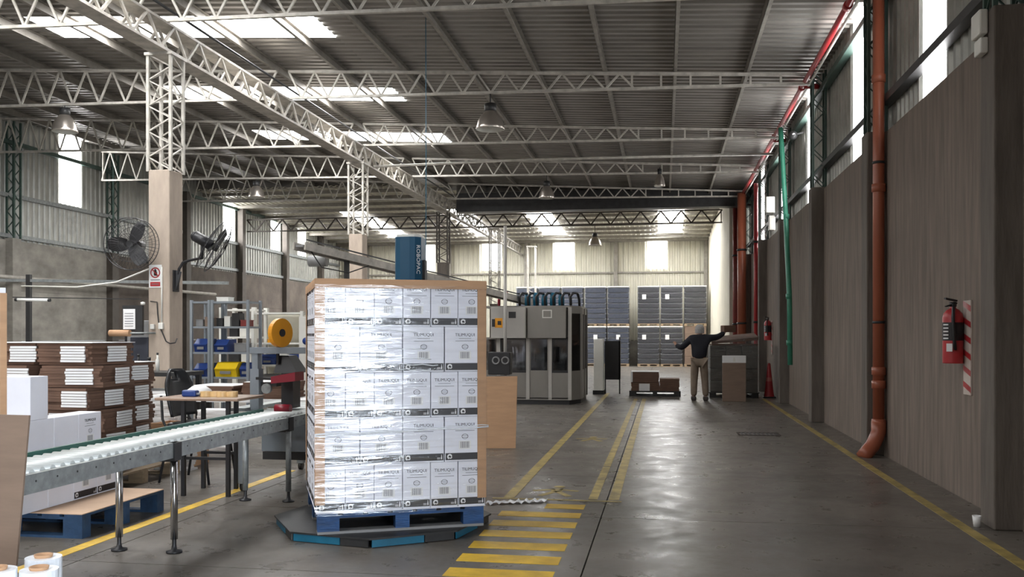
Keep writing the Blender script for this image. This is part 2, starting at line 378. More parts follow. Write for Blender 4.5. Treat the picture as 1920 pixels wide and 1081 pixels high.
# left wall
wl = struct('wall_left')
LP = [16.7, 20.95, 25.2, 29.5, 33.75, 38.0, 42.2]
WINL = [(23.0, 23.95), (32.6, 33.5), (36.9, 37.8), (39.8, 40.7)]
for j in range(-6, 7):
    a = LP[0] + 4.24 * j if j < 0 else LP[j]; b = (LP[0] + 4.24 * (j + 1)) if j < 0 else (LP[j + 1] if j < 6 else 45.2)
    for k, (z0, z1) in enumerate(((0, 1.28), (1.285, 2.58), (2.585, 3.86))):
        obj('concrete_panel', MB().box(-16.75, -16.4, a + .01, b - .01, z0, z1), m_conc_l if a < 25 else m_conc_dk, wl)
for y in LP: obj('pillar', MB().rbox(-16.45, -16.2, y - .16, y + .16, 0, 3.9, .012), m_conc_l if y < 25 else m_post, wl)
for a, b in cut_runs(-9, 45.2, WINL):
    n = max(1, round((b - a) / 1.06)); w = (b - a) / n
    for k in range(n):
        o = vsheet(wl, -16.5, a + (k + 1) * w, 3.84, 7.05, wcl, '+X'); o.scale = (3.21, w / 1.06, 1)
for a, b in WINL:
    wn += 1
    tag(obj('window_%d' % wn, MB().box(-16.52, -16.49, a, b, 5.1, 7.0), m_win), kind='structure')
    o = vsheet(wl, -16.5, b, 3.84, 5.1, wcl, '+X'); o.scale = (1.26, (b - a) / 1.06, 1)
for z in (3.92, 4.95, 6.3): obj('girt', MB().box(-16.45, -16.36, -5, 45, z, z + .1), m_green if z > 5 else m_steel, wl)
for y in LP:
    if y > 27: obj('wall_post', MB().box(-16.42, -16.2, y - .13, y + .13, 3.88, 6.4), m_post, wl); continue
    mb = MB()
    for dx, dy in ((-.1, -.12), (-.1, .12), (.1, -.12), (.1, .12)): mb.bar((-16.3 + dx, y + dy, 3.9), (-16.3 + dx, y + dy, 6.85), .045)
    for k in range(13):
        za, zb = 3.92 + k * .22, 3.92 + (k + 1) * .22
        mb.bar((-16.2, y - .12, za if k % 2 else zb), (-16.2, y + .12, zb if k % 2 else za), .02)
        mb.bar((-16.4, y - .12, za if k % 2 else zb), (-16.2, y - .12, zb if k % 2 else za), .02)
    obj('lattice_post', mb, m_green, wl)
# end wall
wb = struct('wall_back')
obj('concrete_panel', MB().box(-16.7, 2.6, 45.1, 45.4, 0, 1.2), m_conc_l, wb)
WINB = [(-12.25, -11.4), (-8.95, -7.97), (-5.3, -4.35), (-.75, .17)]
wcb = corrugated(1.06, 1, mat=m_cladf)
for a, b in cut_runs(-16.7, 2.6, WINB):
    n = max(1, round((b - a) / 1.06)); w = (b - a) / n
    for k in range(n):
        o = vsheet(wb, a + (k + 1) * w, 45.1, 1.15, 6.2, wcb, '-Y'); o.scale = (5.05, w / 1.06, 1)
for a, b in WINB:
    wn += 1
    tag(obj('window_%d' % wn, MB().box(a, b, 45.06, 45.1, 4.68, 6.0), m_win), kind='structure')
    o = vsheet(wb, b, 45.1, 1.15, 4.68, wcb, '-Y'); o.scale = (3.53, (b - a) / 1.06, 1)
    o = vsheet(wb, b, 45.1, 6.0, 6.2, wcb, '-Y'); o.scale = (.2, (b - a) / 1.06, 1)
for z in (4.45, 5.98): obj('girt', MB().box(-16.4, 2.4, 44.98, 45.05, z, z + .07), m_purlin, wb)
for x in (-14.9, -10.6, -6.7, -2.3, 2.0): obj('wind_post', MB().box(x - .09, x + .09, 44.8, 45.0, 0, 6.0), m_purlin, wb)
# wall behind the photographer
wf = struct('wall_front'); obj('concrete_panel', MB().box(-16.7, 2.9, -9.7, -9.4, 0, 7.3), m_conc, wf)

# ------------------------------------------------------------------ roof trusses
def truss(label, x0, x1, y, zb, zt, per, nv=0, mat=m_truss):
    """zb, zt: functions of x; nv: upright webs at the x1 end"""
    t = thing('roof_truss', label, 'truss', (x0, y, zb(x0)), 0, 'cross trusses under the roof'); o = t.location
    obj('bottom_chord', MB(o).bar((x0, y, zb(x0)), (x1, y, zb(x1)), .055, .045), mat, t)
    obj('top_chord', MB(o).bar((x0, y, zt(x0)), (x1, y, zt(x1)), .055, .045), mat, t)
    s = 1 if x1 > x0 else -1; L = abs(x1 - x0); xv = L - nv * per; n = max(2, int(xv / (per / 2)))
    for k in range(n):
        xa, xb = x0 + s * k * xv / n, x0 + s * (k + 1) * xv / n
        p, q = ((xa, y, zt(xa)), (xb, y, zb(xb))) if k % 2 == 0 else ((xa, y, zb(xa)), (xb, y, zt(xb)))
        obj('web_bar', MB(o).bar(p, q, *((.028, .032) if mat is m_truss else (.05, .05))), mat, t)
    for k in range(nv + 1):
        xa = x0 + s * (xv + k * per) - s * .04
        obj('web_bar', MB(o).bar((xa, y, zb(xa)), (xa, y, zt(xa)), .03, .035), mat, t)
    return t
TY = [11.8, 16.05, 20.3, 24.5, 28.75]
zbr = lambda x: 5.82 - .0155 * (x + 6.95)
zbl = lambda x: 5.82 - .0155 * (x + 6.95)
ztt = lambda x: zr(x) - .19
for i, y in enumerate(TY):
    truss('%s truss into the hall, from long girder to concrete pillar wall' % ORD[i], -6.83, 2.5, y, zbr, ztt, .5, 6)
    truss('%s truss into the hall, from long girder to sheet metal window wall' % ORD[i], -7.07, -16.2, y, zbl, ztt, .54, 0)
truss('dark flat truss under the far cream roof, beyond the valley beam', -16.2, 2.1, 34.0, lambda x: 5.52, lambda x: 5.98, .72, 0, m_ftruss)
# long girder
g = thing('lattice_girder', 'long pale lattice girder running the length of the hall on the column tops', 'girder', (-6.95, 3, 5.4)); o = g.location
GX0, GX1, GZ0, GZ1 = -7.07, -6.83, 5.42, 5.80
obj('bottom_plate', MB(o).box(GX0 - .02, GX1 + .02, 2, 30, GZ0 - .02, GZ0 + .02), m_girder, g)
obj('top_plate', MB(o).box(GX0 - .02, GX1 + .02, 2, 30, GZ1 - .02, GZ1 + .015), m_girder, g)
n = 68; st = (30 - 6.5) / n
for k in range(n):
    ya, yb = 6.5 + k * st, 6.5 + (k + 1) * st; za, zb_ = (GZ0, GZ1) if k % 2 else (GZ1, GZ0)
    for x in (GX0, GX1): obj('web_bar', MB(o).bar((x, ya, za), (x, yb, zb_), .03, .035), m_girder, g)
g2 = thing('lattice_girder', 'dark lattice girder under the far cream roof in line with the near one', 'girder', (-6.95, 30.5, 5.4)); o = g2.location
obj('bottom_chord', MB(o).bar((-6.95, 30.1, 5.42), (-6.95, 45, 5.42), .12, .05), m_purlin, g2)
obj('top_chord', MB(o).bar((-6.95, 30.1, 5.8), (-6.95, 45, 5.8), .12, .05), m_purlin, g2)
for k in range(40):
    ya, yb = 30.4 + k * .36, 30.4 + (k + 1) * .36; za, zb_ = (5.42, 5.8) if k % 2 else (5.8, 5.42)
    obj('web_bar', MB(o).bar((-6.95, ya, za), (-6.95, yb, zb_), .035), m_purlin, g2)
# columns with lattice heads
def column(x, y, label, w=.32, d=.36, mat=m_col, ztop=3.76, lat=None):
    lat = lat or m_truss
    c = thing('lattice_column', label, 'column', (x, y, 0), 0, 'columns under the long girder')
    obj('concrete_shaft', MB().rbox(-w / 2, w / 2, -d / 2, d / 2, 0, ztop, .012), mat, c)
    a = .17
    for dx in (-a, a):
        for dy in (-a, a): obj('corner_angle', MB().bar((dx, dy, ztop - .02), (dx, dy, 5.4), .04), lat, c)
    lac = MB()
    for k in range(9):
        za, zb_ = ztop + k * .18, ztop + (k + 1) * .18
        p, q = (za, zb_) if k % 2 else (zb_, za)
        for s in (-a, a): lac.bar((-a, s, p), (a, s, q), .018).bar((s, -a, p), (s, a, q), .018)
    obj('lacing', lac, lat, c)
    obj('head_plate', MB().box(-a - .04, a + .04, -a - .04, a + .04, 5.36, 5.4), m_truss, c)
    return c
COLX, COLY = -6.96, 12.03
column(COLX, COLY, 'square pale concrete column carrying two fans, with a lattice steel head')
column(-6.95, 20.3, 'pale concrete column with lattice head behind the wrapped white load')
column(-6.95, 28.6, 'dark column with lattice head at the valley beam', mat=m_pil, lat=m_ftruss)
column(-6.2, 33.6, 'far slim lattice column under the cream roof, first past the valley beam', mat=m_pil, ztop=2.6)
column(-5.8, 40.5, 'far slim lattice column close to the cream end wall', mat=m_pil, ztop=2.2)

# ------------------------------------------------------------------ pipes and small things on the near side wall
t = thing('downpipe', 'thick terracotta plastic downpipe with elbow at the foot, on the concrete wall', 'pipe', (2.5, 11.5, 0)); o = t.location
obj('pipe', MB(o).tube((2.53, 11.5, .32), (2.53, 11.5, 6.0), .066, 18), m_terra, t)
obj('elbow', MB(o).path([(2.53, 11.5, .42), (2.53, 11.5, .30), (2.50, 11.49, .22), (2.45, 11.46, .13), (2.385, 11.43, .06), (2.33, 11.40, .0)], .085, 16), m_terra, t)
for z in (.4, .86, 1.02, 3.2, 4.5): obj('socket_collar', MB(o).lathe([(.066, z - .05), (.08, z - .045), (.08, z + .045), (.066, z + .05)], (2.53, 11.5, 0), 18), m_terra, t)
for z in (1.6, 3.5): obj('pipe_clamp', MB(o).lathe([(.066, z - .015), (.074, z - .015), (.074, z + .015), (.066, z + .015)], (2.53, 11.5, 0), 18), m_dark, t)
t = thing('green_pipe', 'slim green vertical pipe on the concrete wall with open lower end', 'pipe', (2.48, 19.0, .87)); o = t.location
obj('pipe', MB(o).path([(2.35, 19.3, 5.65), (2.36, 19.2, 5.3), (2.4, 18.9, 3.8), (2.42, 18.5, 2.2), (2.42, 18.4, .87)], .05, 10), m_gpipe, t)
for z, y in ((3.8, 18.9), (2.2, 18.5), (1.3, 18.43)): obj('coupling', MB(o).tube((2.41, y, z - .05), (2.41, y, z + .05), .06, 10), m_gpipe, t)
t = thing('sprinkler_main', 'long bright red pipe running under the eaves along the concrete wall', 'pipe', (2.3, 6, 5.7)); o = t.location
obj('pipe', MB(o).tube((2.36, 1, 5.72), (2.36, 29.5, 5.72), .045, 10), m_red, t)
for y in (9.2, 12.4, 16.4, 20.4): obj('coupling', MB(o).tube((2.36, y, 5.72), (2.36, y + .12, 5.72), .06, 10), m_red, t)
for y in (16.2, 20.6): obj('branch', MB(o).tube((2.36, y, 5.68), (2.62, y, 5.66), .045, 10), m_red, t)
obj('parallel_conduit', MB(o).tube((2.425, 1, 5.67), (2.425, 29.5, 5.67), .02, 8), m_white, t)
for x, y, r, lb, mt, z1 in ((2.3, 30.3, .1, 'dark red vertical pipe against the cream plaster wall edge', m_redd, 5.7), (2.32, 28.3, .13, 'thick terracotta vertical pipe at the last concrete pillar', m_terra, 5.7), (2.5, 25.9, .055, 'thin red vertical pipe with two wall brackets on far concrete panel', m_red, 5.6)):
    t = thing('riser_pipe', lb, 'pipe', (x, y, 0)); obj('pipe', MB().tube((0, 0, 0), (0, 0, z1), r, 12), mt, t)
    for z in (1.8, 4.0): obj('bracket', MB().lathe([(r, z - .03), (r + .02, z - .03), (r + .02, z + .03), (r, z + .03)], (0, 0, 0), 12), m_dark, t)
def extinguisher(x, y, z, label, sign):
    t = thing('fire_extinguisher', label, 'extinguisher', (x, y, z))
    r = .085
    obj('cylinder', MB().lathe([(0, 0), (r, 0), (r, .01), (r, .40), (r * .9, .44), (r * .6, .47), (.025, .485), (.025, .5)], (0, 0, 0), 20), m_red, t)
    obj('label_panel', MB().lathe([(r + .001, .20), (r + .001, .36)], (0, 0, 0), 20), m_ink, t)
    mb = MB()
    for k in range(5): mb.cbox((-r * math.cos(.6) - .003, -r * math.sin(.6) - .002, .22 + k * .03), (.004, .05, .012), rz=.6)
    obj('label_lettering', mb, m_paper, t)
    obj('data_plate', MB().cbox((-.05, -r - .001 + .012, .14), (.05, .006, .07), rz=-.6), m_paper, t)
    mb = MB().tube((0, 0, .5), (0, 0, .54), .03, 12).bar((.03, 0, .55), (-.08, -.05, .57), .025, .015).bar((.03, 0, .53), (-.075, -.05, .50), .02, .01)
    obj('valve_lever', mb, m_black, t)
    obj('hose', MB().path([(.0, -.03, .52), (-.02, -.09, .5), (-.03, -.105, .4), (-.02, -.11, .2), (-.01, -.10, .12)], .014, 8), m_black, t)
    s = tag(obj('extinguisher_sign', MB().box(-.006, .006, -.10, .10, -.52, .3), m_sign, None, sign), 'tall white and red striped sign plate behind %s' % ('the big extinguisher' if y < 12 else 'the far small extinguisher'), 'sign')
    mb = MB()
    for k in range(6): mb.add([(-.008, -.10, -.5 + k * .14), (-.008, .10, -.45 + k * .14), (-.008, .10, -.40 + k * .14), (-.008, -.10, -.45 + k * .14)], [(0, 1, 2, 3)])
    obj('stripe', mb, m_red, s)
extinguisher(2.52, 8.62, 1.20, 'large red fire extinguisher with black label hung on the near concrete panel', (2.612, 8.52, 1.45))
extinguisher(2.52, 23.2, 1.32, 'small looking red fire extinguisher on the far concrete panel above the cone', (2.612, 23.1, 1.5))
t = thing('emergency_light', 'white emergency light housing on the first pillar near the roof', 'light', (2.4, 7.5, 3.72))
obj('housing', MB().rbox(-.05, .015, -.10, .1, 0, .19, .015), m_white, t); obj('battery_box', MB().rbox(-.04, .02, -.09, .06, -.14, -.02, .012), m_white, t)
t = thing('junction_box', 'pale junction boxes, a big one above a small one, on far wall', 'box', (2.575, 22.6, 4.34))
obj('large_box', MB().rbox(-.18, .02, -.2, .2, 0, .38, .015), m_jbox, t); obj('small_box', MB().rbox(-.12, .02, -.3, -.06, -.42, -.08, .012), m_jbox, t)
s = tag(obj('notice_sheet', MB().box(2.606, 2.618, 12.35, 12.6, 2.15, 2.75), m_paper), 'small white paper notice taped on the concrete beside the terracotta pipe', 'notice')
s = tag(obj('paper_cup', MB((2.34, 7.42, 0)).lathe([(.0, .0), (.025, 0), (.034, .085), (.03, .085), (.022, .006)], (2.34, 7.42, 0), 14), m_paper, None, (2.34, 7.42, 0)), 'white paper cup at the foot of the first dark pillar', 'cup')
t = thing('spot_lamp', 'small lit spotlight high on the concrete wall by the eaves', 'lamp', (2.5, 18.6, 5.35))
obj('lamp_body', MB().lathe([(.02, .1), (.07, .08), (.09, 0), (.085, -.01)], (0, 0, 0), 14, 'Y'), m_dark, t); obj('lens', MB().lathe([(0, -.012), (.07, -.012)], (0, 0, 0), 14, 'Y'), m_lamp, t)
obj('arm', MB().bar((0, 0, 0), (.2, 0, .05), .03), m_dark, t)

# ------------------------------------------------------------------ high bay lamps
def highbay(x, y, zb, ztop, label, s=1):
    t = thing('high_bay_lamp', label, 'lamp', (x, y, zb), 0, 'bell lamps under the roof')
    R0 = .235 * s
    obj('reflector', MB().lathe([(R0, 0), (R0 * 1.03, .015), (R0 * .97, .06), (R0 * .88, .15), (R0 * .7, .24), (R0 * .48, .30), (R0 * .42, .32)], (0, 0, 0), 24), m_alu, t)
    obj('inner_bowl', MB().lathe([(R0 * .98, .004), (R0 * .8, .18), (R0 * .4, .29), (0, .29)], (0, 0, 0), 24), m_white, t)
    obj('gear_box', MB().tube((0, 0, .31), (0, 0, .46), R0 * .42, 14), m_dark, t)
    obj('bulb', MB().lathe([(0, .03), (.05, .05), (.06, .12), (.03, .22), (.02, .28)], (0, 0, 0), 12), m_white, t)
    obj('hanger', MB().tube((0, 0, .46), (0, 0, max(.5, ztop - zb)), .012, 6), m_dark, t)
highbay(-3.04, 16.05, 5.1, 5.74, 'big bell shaped lamp with dull metal reflector under the open aisle trusses', 1.08)
highbay(-11.39, 16.05, 5.36, 5.89, 'bell lamp hanging close to the sheet metal window wall')
highbay(-11.4, 24.5, 5.34, 5.89, 'small bell lamp over the area beyond the shelf units')
highbay(-3.1, 24.5, 5.12, 5.76, 'dark bell lamp near the valley beam over the grey machine', .9)
highbay(-2.5, 34.0, 4.75, 5.53, 'pale bell lamp in front of the cream end wall', 1.0)
highbay(-.1, 24.5, 5.36, 5.71, 'thin dark lamp near the valley beam over the open aisle', .6)

# conduits under the trusses, rope
t = tag(obj('conduit_pipe', MB((-6.7, 20.9, 5.5)).path([(-6.8, 21.0, 5.45), (-3, 21.0, 5.50), (2.4, 21.0, 5.46)], .03, 8), m_truss, None, (-6.7, 20.9, 5.5)), 'long thin white conduit below the third concrete-side truss', 'pipe')
tag(obj('blue_rope', MB((-3.58, 13.6, 1.9)).path([(-3.58, 13.6, 6.3), (-3.575, 13.6, 4), (-3.58, 13.6, 1.9)], .006, 6), m_teal, None, (-3.58, 13.6, 1.9)), 'thin blue rope hanging straight down from the roof behind the wrapped load', 'rope')
tag(obj('cable_conduit', MB((-6.7, 8, 5.95)).tube((-6.68, 4, 5.9), (-6.68, 29, 5.9), .02, 8), m_dark, None, (-6.7, 8, 5.95)), 'dark conduit lying along the top of the long girder', 'pipe')

# ------------------------------------------------------------------ printed carton
CH = .321
TITLE = text_mesh('TILIMUQUI', .030, m_ink)
SMALL = text_mesh('VINO FINO', .008, m_inkg) if 0 else None
def face_mtx(w, d, side):
    """side 0: front (-Y), 1: left (-X), 2: right (+X). returns (matrix, width); local x along face, y up, z outwards"""
    if side == 0: return Matrix(((1, 0, 0, 0), (0, 0, -1, -d / 2), (0, 1, 0, 0), (0, 0, 0, 1))), w
    if side == 1: return Matrix(((0, 0, -1, -w / 2), (-1, 0, 0, 0), (0, 1, 0, 0), (0, 0, 0, 1))), d
    return Matrix(((0, 0, 1, w / 2), (1, 0, 0, 0), (0, 1, 0, 0), (0, 0, 0, 1))), d
def fbox(mb, mt, x0, x1, y0, y1, t=.0012):
    q = MB().box(x0, x1, y0, y1, 0, t); mb.add([mt @ v for v in q.v], q.f)
def carton_meshes(w, d):
    body = MB().rbox(-w / 2, w / 2, -d / 2, d / 2, 0, CH, .004).mesh('carton', m_carton)
    ti, bd, em, bc, st, ic = MB(), MB(), MB(), MB(), MB(), MB()
    for side in (0, 1, 2):
        mt, fw = face_mtx(w, d, side)
        mesh_into(ti, TITLE, mt @ Matrix.Translation((0, CH * .82, .0008)))
        fbox(ti, mt, -.045, .045, CH * .737, CH * .744); fbox(ti, mt, -.07, .07, CH * .68, CH * .688)
        fbox(bd, mt, -fw / 2 + .005, fw / 2 - .005, CH * .035, CH * .19)
        # seal: ring and two lines
        n = 18; ring = []
        for rr in (.024, .020): ring += [mt @ Vector((rr * math.cos(2 * math.pi * k / n), CH * .555 + rr * .8 * math.sin(2 * math.pi * k / n), .0012)) for k in range(n)]
        em.add(ring, [(k, (k + 1) % n, n + (k + 1) % n, n + k) for k in range(n)])
        fbox(em, mt, -.024, .024, CH * .57, CH * .578); fbox(em, mt, -.019, .019, CH * .53, CH * .538)
        fbox(st, mt, -.045, .045, CH * .27, CH * .46, .0006)
        x = -.033
        for k in range(9):
            wd = (.004, .0025, .006, .003, .005, .0025, .004, .006, .003)[k]; fbox(bc, mt, x, x + wd, CH * .295, CH * .44); x += wd + .0035
        # band marks: round white swirl at one end, small bottle and text lines at the other
        c0 = -fw / 2 + .035; n = 14
        for rr, cx, cy, st_, en in ((.019, 0, 0, 20, 250), (.011, .006, -.004, 200, 420)):
            arc = [R(st_ + (en - st_) * k / n) for k in range(n + 1)]
            vsx = [mt @ Vector((c0 + cx + rr * math.cos(a), CH * .113 + cy + rr * math.sin(a), .0016)) for a in arc] + [mt @ Vector((c0 + cx + rr * .45 * math.cos(a), CH * .113 + cy + rr * .45 * math.sin(a), .0016)) for a in arc]
            ic.add(vsx, [(k, k + 1, n + 2 + k, n + 1 + k) for k in range(n)])
        c1 = fw / 2 - .018; fbox(ic, mt, c1 - .004, c1 + .004, CH * .06, CH * .12, .0018); fbox(ic, mt, c1 - .0018, c1 + .0018, CH * .12, CH * .165, .0018)
        fbox(ic, mt, c1 - .032, c1 - .009, CH * .065, CH * .075, .0018); fbox(ic, mt, c1 - .032, c1 - .009, CH * .09, CH * .1, .0018)
    return dict(carton=body, brand_print=ti.mesh('brand_print', m_ink), base_band=bd.mesh('base_band', m_ink), seal_print=em.mesh('seal_print', m_inkg),
                barcode_sticker=st.mesh('barcode_sticker', m_paper), barcode=bc.mesh('barcode', m_bar), band_print=ic.mesh('band_print', m_paper))
CN, CW = carton_meshes(.196, .294), carton_meshes(.294, .196)
def carton(ms, loc, rz, label, group, prints=True, name='carton'):
    o = tag(obj(name, ms['carton'], None, None, loc, (0, 0, rz)), label, 'carton', group)
    if prints:
        for k in ('brand_print', 'base_band', 'seal_print', 'barcode_sticker', 'barcode', 'band_print'):
            q = obj(k, ms[k], None, o)
            if k in ('band_print', 'barcode', 'seal_print'): q['kind'] = 'stuff'
    return o
# ------------------------------------------------------------------ pallets
def pallet(label, loc, rz, w, d, h, mat, matb, group=None):
    """w along local x, d along local y; 3x3 blocks"""
    p = thing('wooden_pallet', label, 'pallet', loc, rz, group)
    bt = .018
    for k in range(3):
        y = (-d / 2 + .05, 0, d / 2 - .05)[k]
        obj('bottom_board', MB().box(-w / 2, w / 2, y - .05, y + .05, 0, bt), matb, p)
        obj('stringer_board', MB().box(-w / 2, w / 2, y - .05, y + .05, h - 2 * bt, h - bt), mat, p)
        for i, bw in ((-1, .15), (0, .1), (1, .15)):
            x = i * (w / 2 - bw / 2)
            obj('block', MB().box(x - bw / 2, x + bw / 2, y - .05, y + .05, bt, h - 2 * bt), mat, p)
    n = 7; bw = w / (n + (n - 1) * .25)
    for k in range(n):
        x = -w / 2 + k * bw * 1.25
        obj('deck_board', MB().box(x, x + bw, -d / 2, d / 2, h - bt, h), mat, p)
    return p
# ------------------------------------------------------------------ wrapped load on the turntable
TH = R(25); PC = Vector((-2.07, 6.81, 0)); PM = Matrix.Translation(PC) @ Matrix.Rotation(TH, 4, 'Z')
t = thing('wrapping_turntable', 'low polygonal turntable of blue and dark steel plates under the wrapped load', 'turntable', PC)
a0 = R(-78.5)
poly = [(-.06 + .83 * math.cos(a0 + R(45) * k), .85 * math.sin(a0 + R(45) * k)) for k in range(8)]
obj('top_plate', MB().prism(poly, .058, .07), m_dark, t)
inn = [(-.06 + .81 * math.cos(a0 + R(45) * k), .83 * math.sin(a0 + R(45) * k)) for k in range(8)]
for k in range(8):
    p, q = Vector(inn[k] + (.03,)), Vector(inn[(k + 1) % 8] + (.03,)); e = (q - p)
    mid = p + e * .62
    obj('side_panel', MB().bar(p + e * .02, mid, .012, .05), m_teal, t); obj('side_gap_plate', MB().bar(mid + e * .01, q - e * .02, .012, .05), m_dark, t)
obj('hub', MB().tube((0, 0, 0), (0, 0, .058), .3, 20), m_dark, t)
pl = pallet('bright blue block pallet on the turntable under the wrapped cartons', PC + Vector((0, 0, .07)), TH, 1.18, 1.18, .145, m_blue, m_grey)
Z0 = .07 + .145 + .006
tag(obj('carton_tray', MB().box(-.6, .6, -.6, .6, 0, .006), m_carton, None, PM @ Vector((0, 0, .215)), (0, 0, TH)), 'thin white board sheet on the bright blue pallet below the cartons', 'board')
gname = 'white wine cartons of the wrapped load'
for tier in range(5):
    z = Z0 + tier * (CH + .001)
    tn = ORD[tier] + ' tier'
    if tier % 2 == 0:
        nx, ny, ms, px, py = 6, 4, CN, .2, .3
    else:
        nx, ny, ms, px, py = 4, 6, CW, .3, .2
    for i in range(nx):
        for j in range(ny):
            if 0 < i < nx - 1 and 0 < j < ny - 1: continue
            if j == ny - 1 and 0 < i < nx - 1: continue
            x = (i - (nx - 1) / 2) * px; y = (j - (ny - 1) / 2) * py
            kind = 'narrow' if tier % 2 == 0 else 'wide'
            if j == 0: lb = '%s white carton, %s of wrapped load, %s from walkway edge on printed face' % (kind, tn, ORD[nx - 1 - i])
            elif i == 0: lb = '%s white carton, %s of wrapped load, %s back on conveyor side' % (kind, tn, ORD[j])
            else: lb = '%s white carton, %s of wrapped load, %s back on walkway side' % (kind, tn, ORD[j])
            jx, jy = rnd.uniform(-.0012, .0012), rnd.uniform(-.0012, .0012)
            carton(ms, PM @ Vector((x + jx, y + jy, z)), TH, lb, gname, prints=True)
ZT = Z0 + 5 * (CH + .001)
H = .6
t = tag(obj('top_cap', MB().box(-H - .006, H + .006, -H - .006, H + .006, 0, .008), m_kraft, None, PM @ Vector((0, 0, ZT + .001)), (0, 0, TH)), 'kraft cardboard cap with folded rim covering the top of the wrapped load', 'cap')
mb = MB(); zz = -.055
mb.box(-H - .008, H + .008, -H - .010, -H - .005, zz, .006).box(-H - .008, H + .008, H + .005, H + .010, zz, .006).box(-H - .010, -H - .005, -H, H, zz, .006).box(H + .005, H + .010, -H, H, zz, .006)
obj('folded_rim', mb, m_kraft, t)
for sx, sy, nm in ((-1, -1, 'front conveyor-side'), (1, -1, 'walkway-side'), (-1, 1, 'rear conveyor-side'), (1, 1, 'rear mast-side')):
    mb = MB(); w = .062
    x0, y0 = sx * (H + .003), sy * (H + .003)
    mb.box(min(x0, x0 - sx * w), max(x0, x0 - sx * w), min(y0, y0 + sy * .004), max(y0, y0 + sy * .004), 0, 1.50)
    mb.box(min(x0, x0 + sx * .004), max(x0, x0 + sx * .004), min(y0, y0 - sy * w), max(y0, y0 - sy * w), 0, 1.50)
    tag(obj('corner_post', mb, m_kraft, None, PM @ Vector((0, 0, Z0 + .055)), (0, 0, TH)), 'tall brown cardboard edge protector on the %s corner of the wrapped load' % nm.replace('front ', 'printed '), 'edge protector', 'edge protectors of the wrapped load')
# stretch film: four sides, wavy
def film_sides(hx, hy, z0, z1, nu=40, nv=48, amp=.004, seed=3):
    mb = MB(); rr = random.Random(seed); ph = [rr.uniform(0, 6.28) for _ in range(8)]
    cor = [(-hx, -hy), (hx, -hy), (hx, hy), (-hx, hy)]
    for s in range(4):
        p, q = Vector(cor[s] + (0,)), Vector(cor[(s + 1) % 4] + (0,)); nrm = Vector(((q - p).y, -(q - p).x, 0)).normalized()
        vsx = []
        for j in range(nv + 1):
            for i in range(nu + 1):
                u, v = i / nu, j / nv
                d = amp * (math.sin(34 * v + 3 * u + ph[s]) * .5 + math.sin(61 * v - 9 * u + ph[s + 1]) * .35 + .4 * math.sin(90 * v + 14 * u + ph[s + 2])) * math.sin(math.pi * u) ** .5
                vsx.append(p + (q - p) * u + nrm * (d + amp) + Vector((0, 0, z0 + (z1 - z0) * v)))
        mb.add(vsx, [(j * (nu + 1) + i, j * (nu + 1) + i + 1, (j + 1) * (nu + 1) + i + 1, (j + 1) * (nu + 1) + i) for j in range(nv) for i in range(nu)], True)
    return mb
fm = tag(obj('stretch_film', film_sides(H + .011, H + .011, .2, 1.80, amp=.0022), m_film, None, PC, (0, 0, TH)), 'shiny clear stretch film wound around the white carton load', 'film')
m_rope = M('bunched white film', (.80, .84, .9), .25, 0, .1, 30)
for k, (za, zb_, xa, xb, r) in enumerate(((.765, .785, -H - .01, H + .02, .006), (.75, .77, -H - .01, .1, .004), (.79, .80, .0, H + .02, .003), (1.50, 1.47, -.3, .1, .003), (1.30, 1.28, -.25, .2, .003), (1.25, 1.235, -.2, .25, .004), (1.21, 1.2, -.1, .2, .003), (1.36, 1.35, -.15, .15, .003))):
    pts = [(xa + (xb - xa) * i / 12, -H - .017, za + (zb_ - za) * i / 12 + .004 * math.sin(i * 1.7 + k)) for i in range(13)]
    obj('film_rope', MB().path(pts, r, 6), m_rope, fm)
t = tag(obj('film_tail', MB((-1.3, 7.8, 0)).add(*(lambda n: ([(-1.5 + .5 * i / n, 7.72 + .22 * i / n + .03 * math.sin(i * 1.9) + (.07 if j else -.05), .012 + .012 * math.sin(i * 2.3 + j)) for i in range(n + 1) for j in (0, 1)], [(2 * i, 2 * i + 2, 2 * i + 3, 2 * i + 1) for i in range(n)]))(22), True), m_rope, None, (-1.3, 7.8, 0)), 'crumpled tail of clear film lying on the floor beside the turntable', 'film')
# wrapper mast behind the load
mc = (-2.35, 8.35, 0)
t = thing('wrapper_mast', 'tall rounded blue mast of the wrapping machine with vertical lettering', 'machine', mc)
sec = [(-.125, .1), (-.125, -.07), (-.105, -.11), (-.06, -.125), (.03, -.128), (.08, -.12), (.125, -.065), (.125, .1)]
obj('mast_body', MB().prism(sec, .05, 2.36), m_mast, t)
obj('base', MB().box(-.25, .25, -.3, .3, 0, .05), m_dark, t)
obj('top_cap', MB().prism([(x * .9, y * .9) for x, y in sec], 2.36, 2.385), m_white, t)
vt = text_mesh('ROBOPAC', .058, m_paper)
mb = MB(); mesh_into(mb, vt, Matrix.Translation((.1042, -.0938, 2.15)) @ Matrix.Rotation(R(50.7), 4, 'Z') @ Matrix.Rotation(R(90), 4, 'X') @ Matrix.Rotation(R(-90), 4, 'Z'))
obj('lettering', mb, m_paper, t)
obj('film_carriage', MB().rbox(.13, .3, -.1, .12, .9, 1.5, .01), m_black, t)
obj('cable_guide', MB().box(.125, .15, -.02, .06, 1.6, 2.15), m_black, t)

